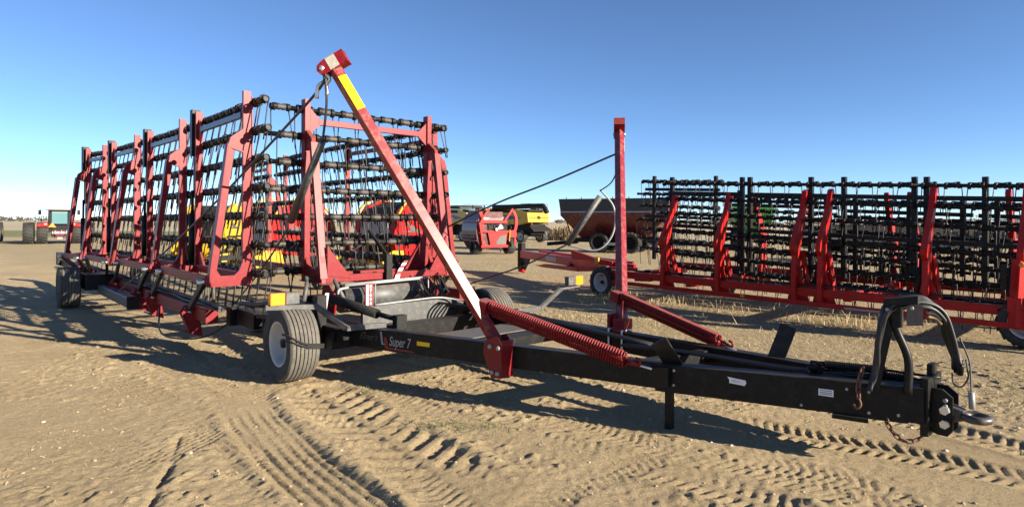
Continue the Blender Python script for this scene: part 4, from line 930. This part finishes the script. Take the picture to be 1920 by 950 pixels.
def combine(loc, rz, label, auger=True):
    t = thing('combine_harvester', label, 'combine harvester', loc, rz, 'yellow combine harvesters')
    W_ = 1.32
    b = MB()
    prof = [(-2.6, 1.70), (-2.5, 2.45), (-1.2, 2.75), (1.9, 2.85), (2.2, 2.5), (2.15, 1.75), (1.7, 1.15), (.9, .95), (.3, 1.4), (-.5, 1.55), (-1.4, 1.45)]
    b.prism([(x, -W_, z) for x, z in prof], (0, 2 * W_, 0)); b.build('body', M['yellow'], t)
    g = MB(); g.box((0.1, 0, .95), (4.2, 1.5, .9)); g.box((-1.6, 0, 1.1), (1.8, 1.7, .8)); g.build('chassis', M['blackm'], t)
    tk = MB(); tk.prism([(-1.1, -1.1, 2.86), (1.5, -1.1, 2.86), (1.5, 1.1, 2.86), (-1.1, 1.1, 2.86)], (0, 0, .10)); tk.prism([(-1.0, -1.2, 2.96), (1.5, -1.2, 2.96), (1.6, -1.25, 3.15), (-1.1, -1.25, 3.15)], (0, 2.5, 0)); tk.build('grain_tank', M['tarp'], t)
    en = MB(); en.box((-1.85, 0, 2.66), (1.2, 2.2, .16)); en.box((-1.7, -.5, 2.85), (.6, .5, .3)); en.build('engine_deck', M['blackm'], t)
    c = MB(); c.box((2.7, 0, 1.9), (1.0, 1.5, 1.4)); cb = c.build('cab', M['black'], t)
    MB().box((3.21, 0, 1.95), (.03, 1.35, 1.1)).build('windscreen', M['glass'], cb); MB().box((2.72, 0, 2.68), (1.2, 1.6, .14)).build('roof', M['yellow'], cb)
    for s in (-1, 1):
        lug_wheel(t, (1.75, s * 1.35, .80), 1.60, .55, M['rimgrey'], lugs=18); lug_wheel(t, (-1.75, s * 1.2, .52), 1.04, .42, M['rim'], lugs=16)
        MB().prism([(-1.9, s * (W_ + .006), 2.02), (-.3, s * (W_ + .006), 2.28), (1.0, s * (W_ + .006), 2.22), (-.2, s * (W_ + .006), 2.10), (-.5, s * (W_ + .006), 1.9)], (0, s * .004, 0)).build('blue_decal', M['bluedecal'], t)
        MB().prism([(-1.0, s * (W_ + .004), 2.46), (1.8, s * (W_ + .004), 2.5), (1.8, s * (W_ + .004), 2.78), (-1.0, s * (W_ + .004), 2.70)], (0, s * .008, 0)).build('dark_panel', M['blackm'], t)
    if auger:
        a = MB(); a.tube(smoothpath([(1.2, 1.1, 2.55), (1.1, 1.5, 2.85), (.7, 1.62, 2.92), (-2.6, 1.62, 2.96), (-4.2, 1.62, 2.98), (-4.5, 1.62, 2.92), (-4.85, 1.62, 2.45)], 5), .20, 12); a.build('unloading_auger', M['black'], t)
    sp = MB(); sp.prism([(-2.45, -1.0, 1.35), (-3.15, -1.2, .95), (-3.1, 1.2, .95), (-2.45, 1.0, 1.35)], (.05, 0, .07)); sp.box((-2.3, 0, 1.3), (.4, 1.8, .45)); sp.build('chaff_spreader', M['blackm'], t)
    rl = MB()
    for z in (2.95, 3.2): rl.tube([(-2.55, -1.1, z), (-2.55, 1.1, z), (-1.6, 1.15, z)], .02, 5)
    for y in (-1.1, -.4, .3, 1.1): rl.tube([(-2.55, y, 2.5), (-2.55, y, 3.2)], .02, 5)
    rl.build('hand_rail', M['grey'], t)
    MB().box((-2.62, 0, 2.08), (.02, 2.4, .03)).build('seam', M['blackm'], t); em = MB()
    for y in (-.14, .06): em.prism([(-2.615, y, 1.95), (-2.615, y + .07, 1.95), (-2.60, y + .1, 2.22), (-2.60, y + .03, 2.22)], (-.03, 0, 0))
    em.build('rear_emblem', M['black'], t)
    for y in (-.95, .95): MB().lathe([(0, -.02), (.10, -.02), (.10, .02), (0, .02)], (-2.66, y, 1.55), (1, 0, 0), 12).build('tail_light', M['dredd'], t)
    for y in (-.9, .3): MB().box((-1.9, y, 2.98), (.12, .12, .35)).build('exhaust', M['blackm'], t)
    bl = MB(); bl.lathe([(0, 0), (.1, 0), (.1, .12), (.04, .2), (0, .2)], (-2.2, -.8, 2.76), (0, 0, 1), 10); bl.build('beacon', M['amber'], t)
    return t
combine((.35, 52.2, 0), radians(136), 'yellow combine with long black unloading auger over its back, beside the grain cart')
combine((-4.3, 55.5, 0), radians(126), 'yellow combine left of the red straw processor, dark shaded flank with blue swoosh', auger=False)

def bale_processor(loc, rz):
    t = thing('bale_processor', 'red straw bale processor with dark rounded tub and front lifting frame on farm tyres', 'bale processor', loc, rz)
    b = MB(); n = 14; prof = []
    for k in range(n + 1):
        a = radians(-70 + 140 * k / n); prof.append((-.95 - .62 * cos(a) + .35, 1.25 + 1.05 * sin(a)))
    pts = [(-1.5, y, z) for y, z in prof] + [(-1.5, .3, 2.25), (-1.5, .3, .4)]
    left = [(x, y, z) for x, y, z in pts[:-2]] + [(-1.5, .3, 2.25), (-1.5, .3, .4)]
    b.prism(left, (1.9, 0, 0)); b.build('tub', M['maroon'], t)
    for z in (.75, 1.1, 1.75): MB().beam((-1.5, -1.2, z), (.40, -1.2, z), .05, .05).build('tub_rib', M['maroon'], t)
    lt = MB(); lt.tube([(-1.2 + .10 * k, -1.235, .93 + .07 * sin(k * 2.1)) for k in range(15)], .018, 5); lt.build('tub_lettering', M['decal'], t)
    f = MB()
    f.prism([(.48, -1.0, .38), (.48, .55, .38), (.48, .55, .52), (.48, -1.0, .52)], (.08, 0, 0)); f.prism([(.46, .45, .5), (.46, -.45, .5), (.46, -.6, 1.18), (.46, .55, 1.18)], (.05, 0, 0))
    f.beam((.5, -1.05, 1.72), (.5, .5, 1.72), .12, .14); f.beam((.48, -1.05, 1.22), (.48, .9, 1.22), .10, .12); f.beam((.48, -.9, .5), (.5, -1.1, 1.7), .14, .10)
    f.prism([(.42, .60, .9), (.42, 1.05, .9), (.42, 1.1, 1.15), (.42, .7, 1.3)], (.12, 0, 0)); f.beam((.45, 1.0, .5), (.45, 1.02, 1.2), .1, .1)
    fr = f.build('front_frame', RED2, t)
    g = MB(); g.prism([(.515, .42, .55), (.515, -.12, .55), (.515, -.1, .72), (.515, .1, .95), (.515, .45, 1.05)], (.01, 0, 0)); g.build('shield', M['grey'], fr)
    for s, y in ((1, .95), (-1, -1.05)):
        a = MB(); ps = smoothpath([(.45, y, 1.1), (.45, y + .12, 1.5), (.45, y + .12, 1.95), (.45, y - .05, 2.32)], 5)
        for p, q_ in zip(ps[:-1], ps[1:]): a.beam(p, q_, .10, .16)
        a.build('fork_arm', RED2, fr)
    MB().beam((.5, .35, 1.75), (.5, .85, 2.42), .08, .10).build('fork_link', RED2, fr); MB().beam((.5, -.95, 1.9), (.5, -.55, 2.4), .08, .10).build('fork_link', RED2, fr)
    MB().prism([(.40, -.95, 1.80), (.40, .42, 1.80), (.30, .3, 2.12), (.30, -.9, 2.22)], (.04, 0, 0)).build('deflector', M['maroon'], t)
    for y, z in ((.15, 1.42), (.0, 1.40), (.08, 1.52), (-.15, 1.33)): MB().lathe([(0, -.03), (.075, -.02), (.085, 0), (.075, .02), (0, .03)], (.60, y, z), (1, 0, 0), 12).build('twine_roll', M['white'], t)
    MB().box((.40, .0, 1.45), (.06, 1.2, .34)).build('rotor', M['blackm'], t)
    ho = MB()
    for y in (-.5, -.2, .3, .6): ho.tube(smoothpath([(.52, y, 1.6), (.62, y + .1, 1.45), (.6, y + .05, 1.3)], 4), .02, 5)
    ho.build('hydraulic_hose', M['hose'], t)
    MB().beam((.56, .62, .7), (.54, .66, 1.35), .05, .05).build('yellow_rod', M['yellow'], t)
    lug_wheel(t, (-.15, .98, .42), .84, .44, M['blackm'], lugs=16); lug_wheel(t, (-.15, -1.0, .42), .84, .44, M['blackm'], lugs=16)
    ch = MB(); ch.beam((-.15, -1.0, .45), (-.15, 1.0, .45), .14, .14); ch.beam((-1.3, 0, .5), (.5, 0, .5), .5, .16); ch.beam((-1.2, 1.0, .05), (-1.2, 1.0, .6), .06, .06); ch.build('chassis', M['black'], t)
    return t
bale_processor((-.95, 32.6, 0), radians(-62))

def grain_cart(loc, rz, label, main, band, sc=1, trim='lgrey'):
    t = thing('grain_cart', label, 'grain cart', loc, rz, 'grain carts behind the harrows'); s = sc
    def ring(x0, x1, y, z): return [(x0 * s, -y * s, z * s), (x1 * s, -y * s, z * s), (x1 * s, y * s, z * s), (x0 * s, y * s, z * s)]
    b = MB(); A_ = ring(-2.3, 1.6, .42, .78); B_ = ring(-3.4, 3.1, 1.42, 2.22); C_ = ring(-3.4, 3.1, 1.42, 2.42)
    for lo, hi in ((A_, B_), (B_, C_)): b.add(lo + hi, [[i, (i + 1) % 4, (i + 1) % 4 + 4, i + 4] for i in range(4)])
    b.add(A_, [[3, 2, 1, 0]]); b.build('hopper', main, t)
    u = MB(); D_ = ring(-3.4, 3.1, 1.40, 2.42); E_ = ring(-3.5, 3.2, 1.47, 3.22); u.add(D_ + E_, [[i, (i + 1) % 4, (i + 1) % 4 + 4, i + 4] for i in range(4)]); u.add(E_, [[0, 1, 2, 3]]); up_ = u.build('side_extension', band, t)
    for y in (-1.43, 1.43): MB().beam((-3.42 * s, y * s, 2.43 * s), (3.12 * s, y * s, 2.43 * s), .05, .05).build('trim_rail', M[trim], t)
    for x in np.linspace(-3, 2.8, 7):
        for y in (-1, 1): MB().beam((x * s, y * .6 * s, 1.0 * s), (x * 1.04 * s, y * 1.46 * s, 2.3 * s), .06, .05).build('rib', main, t)
        MB().tube([(x * s, -1.47 * s, 3.2 * s), (x * s, -1.47 * s, 3.32 * s)], .025, 6).build('tarp_hook', M['blackm'], up_)
    ch = MB(); ch.box((-.3 * s, 0, .72 * s), (5.2 * s, 1.2 * s, .25 * s)); ch.beam((-2.8 * s, 0, .6 * s), (-4.8 * s, 0, .42 * s), .3, .22); ch.build('chassis', M['blackm'], t)
    for y in (-1, 1):
        for x in (-1.0, .9): lug_wheel(t, (x * s, y * 1.05 * s, .62 * s), 1.24 * s, .55 * s, M['blackm'], lugs=18)
    MB().box((-.1 * s, -1.62 * s, .55 * s), (.9, .03, .15)).build('number_plate', M['lgrey'], t)
    return t
grain_cart((6.3, 35.4, 0), radians(-26), 'dark red grain cart with black side boards beyond the second mast', M['maroon'], M['tarp'], .95)
grain_cart((17.6, 45.5, 0), radians(-105), 'green grain cart half hidden behind the bright red harrow', M['green'], M['green'], .92)

def round_baler(loc, rz, label, body):
    t = thing('round_baler', label, 'round baler', loc, rz, 'round balers behind the folded harrow')
    # local x forward; side shields are a rounded outline
    prof = [(-1.3, .8), (-1.45, 1.3), (-1.25, 1.9), (-.7, 2.35), (0, 2.45), (.6, 2.25), (1.0, 1.75), (1.12, 1.2), (1.0, .75), (.3, .55), (-.6, .5)]
    mb = MB(); mb.prism([(x * .94, -.62, .06 + z * .95) for x, z in prof], (0, 1.24, 0)); mb.build('bale_chamber', M['blackm'], t)
    for s in (-1, 1):
        sh = MB(); sh.prism([(x, s * .68, z) for x, z in prof], (0, s * .22, 0)); o = sh.build('side_shield', body, t)
        hoop = [(x * 1.04, s * .91, z * 1.02) for x, z in prof[1:7]]; h = MB(); hp = smoothpath(hoop, 4)
        for p, q_ in zip(hp[:-1], hp[1:]): h.beam(p, q_, .06, .07, up=(0, 1, 0))
        h.build('yellow_hoop', M['yellow'], o)
        MB().prism([(-.3, s * .905, 1.35), (.6, s * .905, 1.75), (.3, s * .905, 1.45), (.75, s * .905, 1.4)], (0, s * .006, 0)).build('grey_swoosh', M['grey'], o)
        MB().prism([(-.9, s * .905, .98), (.95, s * .905, .98), (.95, s * .905, 1.06), (-.9, s * .905, 1.06)], (0, s * .006, 0)).build('dark_seam', M['blackm'], o)
        lug_wheel(t, (-.35, s * 1.15, .45), .9, .38, M['rim'], lugs=16)
    fr = MB(); fr.box((1.05, 0, 1.35), (.10, 1.2, .75)); fr.build('front_panel', M['lgrey'] if body is not M['yellow'] else M['blackm'], t)
    MB().box((1.12, 0, 1.0), (.16, 1.3, .10)).build('net_tray', M['red2'], t); MB().prism([(1.0, -.62, 1.78), (1.0, .62, 1.78), (.72, .62, 2.16), (.72, -.62, 2.16)], (.06, 0, .02)).build('top_cover', M['blackm'], t)
    pk = MB(); pk.lathe([(0, -.95), (.30, -.95), (.32, -.9), (.32, .9), (.30, .95), (0, .95)], (1.15, 0, .42), (0, 1, 0), 18); pk.build('pickup', M['yellow'], t)
    for y in np.linspace(-.8, .8, 9): MB().tube([(1.42, y, .42), (1.55, y, .30)], .02, 5).build('pickup_tooth', M['blackm'], t)
    for s in (-1, 1):
        MB().prism([(.7, s * 1.0, .3), (1.7, s * 1.0, .2), (1.8, s * 1.0, .55), (1.3, s * 1.0, .82), (.8, s * 1.0, .8)], (0, s * .06, 0)).build('pickup_shield', M['yellow'], t)
        gw = MB(); gw.lathe([(0, -.06), (.17, -.06), (.19, 0), (.17, .06), (0, .06)], (1.25, s * 1.2, .2), (0, 1, 0), 14); gw.build('gauge_wheel', M['blackm'], t)
    tg = MB(); tg.beam((1.0, 0, .55), (2.5, 0, .5), .18, .16); tg.beam((2.4, 0, .05), (2.4, 0, .7), .08, .08); tg.build('tongue', M['blackm'], t)
    hs_ = MB()
    for y in (-.05, .05, .1): hs_.tube(smoothpath([(1.1, y, 1.0), (1.8, y, .95), (2.3, y, .7), (2.5, y + .1, .75)], 4), .025, 5)
    hs_.build('hydraulic_hose', M['hose'], t)
    return t
round_baler((-3.9, 20.8, 0), radians(-122), 'red round baler with yellow pickup behind the front harrow section, nearest the first mast', M['red2'])
round_baler((-8.1, 21.8, 0), radians(-126), 'red round baler with yellow pickup behind the gap between wing and centre sections', M['red2'])
round_baler((-13.3, 27.5, 0), radians(-88), 'yellow and black round baler seen through the side wing', M['yellow'])

# dark folded implements far to the right
def cultivator(loc, rz, wd, label):
    t = thing('folded_cultivator', label, 'cultivator', loc, rz, 'dark implements at the far right'); mb = MB()
    for y in (-1.1, -.3, .5, 1.2):
        for z in (.75, 1.5): mb.beam((-wd / 2, y, z + .05 * y), (wd / 2, y, z + .05 * y), .12, .14)
    for x in np.linspace(-wd / 2, wd / 2, 6): mb.beam((x, -1.2, .8), (x, 1.3, .8), .12, .12); mb.beam((x, -.3, .8), (x, .5, 1.55), .10, .10); mb.beam((x, 1.2, .8), (x + .2, 1.0, 1.6), .1, .1)
    mb.build('frame', M['blackm'], t)
    for i, x in enumerate(np.linspace(-wd / 2 + .2, wd / 2 - .2, 20)):
        y = (-1.1, -.3, .5, 1.2)[i % 4]; s = MB(); s.tube(smoothpath([(x, y, .75), (x, y - .16, .9), (x, y - .35, .7), (x, y - .25, .3), (x, y - .05, .12)], 3), .03, 5); s.build('shank', M['black'], t)
    for x in np.linspace(-wd / 2 + .3, wd / 2 - .3, 8): g = MB(); g.lathe([(0, -.08), (.2, -.08), (.23, 0), (.2, .08), (0, .08)], (x, -1.3, .25), (1, 0, 0), 14); g.build('packer_wheel', M['tyre'], t)
    for x in np.linspace(-wd / 2 + .5, wd / 2 - .5, 5): g = MB(); g.box((x, .1, 1.25), (.35, .4, .45)); g.build('seed_box', M['grey'], t)
    return t
cultivator((15.6, 27.5, 0), radians(-8), 5.5, 'black folded cultivator seen through the middle of the bright red harrow')
cultivator((22.2, 29.0, 0), radians(-6), 6.0, 'black folded cultivator at the right edge behind the bright red harrow')
def header(loc, rz, wd):
    t = thing('harvester_header', 'long dark combine header with spoked reel, level above the black implements', 'combine header', loc, rz); b = MB()
    b.beam((-wd / 2, 0, .6), (wd / 2, 0, .6), .5, .5); b.beam((-wd / 2, .3, 1.15), (wd / 2, .3, 1.15), .1, .5); b.build('platform', M['blackm'], t)
    r = MB()
    for z, y in ((1.98, -.2), (1.62, .1), (1.62, -.5), (1.8, -.2)): r.tube([(-wd / 2, y, z), (wd / 2, y, z)], .035, 6)
    r.build('reel', M['black'], t); k = MB()
    for x in np.linspace(-wd / 2, wd / 2, 34): k.tube([(x, -.2, 1.98), (x + .12, .1, 1.62)], .014, 5); k.tube([(x, -.5, 1.62), (x + .1, -.2, 1.98)], .014, 5)
    k.build('reel_fingers', M['blackm'], t)
    for x in (-wd / 2, 0, wd / 2): MB().beam((x, .3, 1.2), (x, -.2, 1.8), .08, .12).build('reel_arm', M['blackm'], t)
    return t
header((24.0, 35.0, 0), radians(-4), 11)

# ------------------------------------------------------------------ growth, litter and the horizon
def blades(name, m, pts, hmin, hmax, wmin, wmax, lean, label, cat):
    n = len(pts); a = rng.uniform(0, 2 * pi, n); h = rng.uniform(hmin, hmax, n); wd = rng.uniform(wmin, wmax, n); la = rng.uniform(0, 2 * pi, n); le = rng.uniform(*lean, n)
    z = height(pts[:, 0], pts[:, 1]); b = np.stack([pts[:, 0], pts[:, 1], z - .005], 1); side = np.stack([np.cos(a), np.sin(a), 0 * a], 1) * wd[:, None]
    tip = b + np.stack([np.cos(la) * np.sin(le) * h, np.sin(la) * np.sin(le) * h, np.cos(le) * h], 1)
    v = np.stack([b - side, b + side, tip + side * .5, tip - side * .5], 1).reshape(-1, 3)
    me = bpy.data.meshes.new(name); me.vertices.add(len(v)); me.vertices.foreach_set('co', v.ravel()); q = np.arange(4 * n, dtype=np.int32)
    me.loops.add(4 * n); me.loops.foreach_set('vertex_index', q); me.polygons.add(n); me.polygons.foreach_set('loop_start', q[::4].copy()); me.polygons.foreach_set('loop_total', np.full(n, 4, dtype=np.int32)); me.update()
    me.materials.append(m); o = link(name, me); tag(o, label, cat, kind='stuff'); return o
def scatter(n, x0, x1, y0, y1, fn):
    p = np.stack([rng.uniform(x0, x1, n), rng.uniform(y0, y1, n)], 1); f = fn(p[:, 0], p[:, 1]); return p[rng.uniform(0, 1, n) < f]
def dens(x, y):
    l = x * .62 + y * .78; d = smooth01((l - 6.7 - vnoise(x, y, 1.6, 61) * 2.2) / 1.6); return d * (.25 + .75 * smooth01(vnoise(x, y, .9, 62) * 2.4 + .5))
pts = np.concatenate([scatter(60000, -1, 9, 4.2, 11.5, dens), scatter(42000, -6, 22, 11, 24, dens)])
blades('straw_stubble', M['straw'], pts, .02, .075, .002, .005, (.7, 1.54), 'dry straw and short stubble lying behind the drawbar', 'stubble')
pts = scatter(70000, -6, 6.5, 3.0, 9.5, lambda x, y: .10 + .6 * smooth01(vnoise(x, y, .6, 71) * 3.2))
blades('straw_litter', M['chaff'], pts, .012, .05, .0015, .0036, (1.1, 1.54), 'bits of straw trampled into the bare dirt', 'straw')
p1 = np.concatenate([rng.normal((3.3, 13.3), (.8, .25), (380, 2)), rng.normal((4.6, 12.0), (.9, .5), (220, 2)), rng.normal((2.1, 13.75), (.35, .12), (350, 2)), rng.normal((5.8, 10.6), (.8, .35), (200, 2))])
blades('dry_grass', M['straw'], p1, .06, .22, .003, .007, (.1, .8), 'pale dry grass standing under the bright red harrow', 'dry grass')
p2 = np.concatenate([rng.normal((5.3, 58), (.8, .8), (1400, 2)), rng.normal((-3.0, 62), (2.0, .6), (500, 2))])
blades('dry_weeds', M['weed'], p2, .5, 1.45, .02, .05, (.0, .35), 'tall brown weeds between the combine and the grain cart', 'weeds')
p3 = np.concatenate([rng.normal(ground_pt(860, 800), (.25, .1), (260, 2)), rng.normal(ground_pt(700, 728), (.3, .08), (160, 2)), rng.normal(ground_pt(140, 640), (.35, .12), (150, 2))])
gr_m = mat('green sprouts', (.10, .12, .035), .8, amt=.4)
blades('green_sprouts', gr_m, p3, .02, .06, .002, .004, (.3, 1.3), 'sparse green shoots in the trodden dirt', 'weeds')
# pebbles and clods
def lumps(name, m, pts, smin, smax, label, cat):
    mb = MB(); ico = [(0, 0, .8), (.9, .1, .2), (.2, .85, .3), (-.8, .4, .25), (-.6, -.7, .3), (.35, -.85, .2), (.6, .6, -.3), (-.5, .8, -.3), (-.9, -.2, -.3), (0, -.9, -.3), (.8, -.4, -.3)]
    fc = [[0, 1, 2], [0, 2, 3], [0, 3, 4], [0, 4, 5], [0, 5, 1], [1, 6, 2], [2, 6, 7], [2, 7, 3], [3, 7, 8], [3, 8, 4], [4, 8, 9], [4, 9, 5], [5, 9, 10], [5, 10, 1], [1, 10, 6]]
    z = height(pts[:, 0], pts[:, 1])
    for (x, y), zz in zip(pts, z):
        s = smin + (smax - smin) * random.random() ** 3; a = random.uniform(0, 6.28); ca, sa = cos(a), sin(a); sx = random.uniform(.7, 1.3)
        mb.add([(x + s * (px * ca * sx - py * sa), y + s * (px * sa * sx + py * ca), zz + s * (pz * .75 + .1)) for px, py, pz in ico], fc)
    o = mb.build(name, m); tag(o, label, cat, kind='stuff')
lumps('pebbles', M['pebble'], np.concatenate([scatter(150, -5, 6, 3.1, 9, lambda x, y: .6 + 0 * x), scatter(200, .5, 5, 4.6, 6.5, lambda x, y: .6 + 0 * x)]),   .004, .022, 'small pale stones on the dirt', 'stones')
clm = mat('dirt clods', (.36, .265, .16), .95, amt=.2, scale=8)
lumps('dirt_clods', clm, scatter(4200, -5, 6, 3.0, 8.2, lambda x, y: .15 + .85 * smooth01(vnoise(x, y, .9, 81) * 3)), .004, .017, 'loose crumbs of dry soil on the yard', 'soil')
# far tree line
mb = MB()
for k in range(330):
    side = random.random(); az = random.uniform(-46, 46); 
    if -14 < az < 2 and random.random() < .5: continue
    R_ = random.uniform(560, 720); hgt_ = random.uniform(1.6, 4.2) * (1.9 if az > 32 and random.random() < .35 else 1); x, y = R_ * sin(radians(az)), R_ * cos(radians(az)); wd = hgt_ * random.uniform(.6, 2.6)
    for j in range(34):
        cx_, cy_, cz_ = x + random.gauss(0, wd * .45), y + random.gauss(0, 1), hgt_ * random.random() ** .8; s = random.uniform(.35, .9)
        mb.add([(cx_ - s, cy_, cz_ - s * .5), (cx_ + s, cy_, cz_ - s * .4), (cx_ + s * .3, cy_ + .2, cz_ + s), (cx_ - s * .6, cy_ + .1, cz_ + s * .8)], [[0, 1, 2, 3]])
o = mb.build('far_treeline', M['tree']); tag(o, 'low bare trees along the horizon', 'trees', kind='stuff')
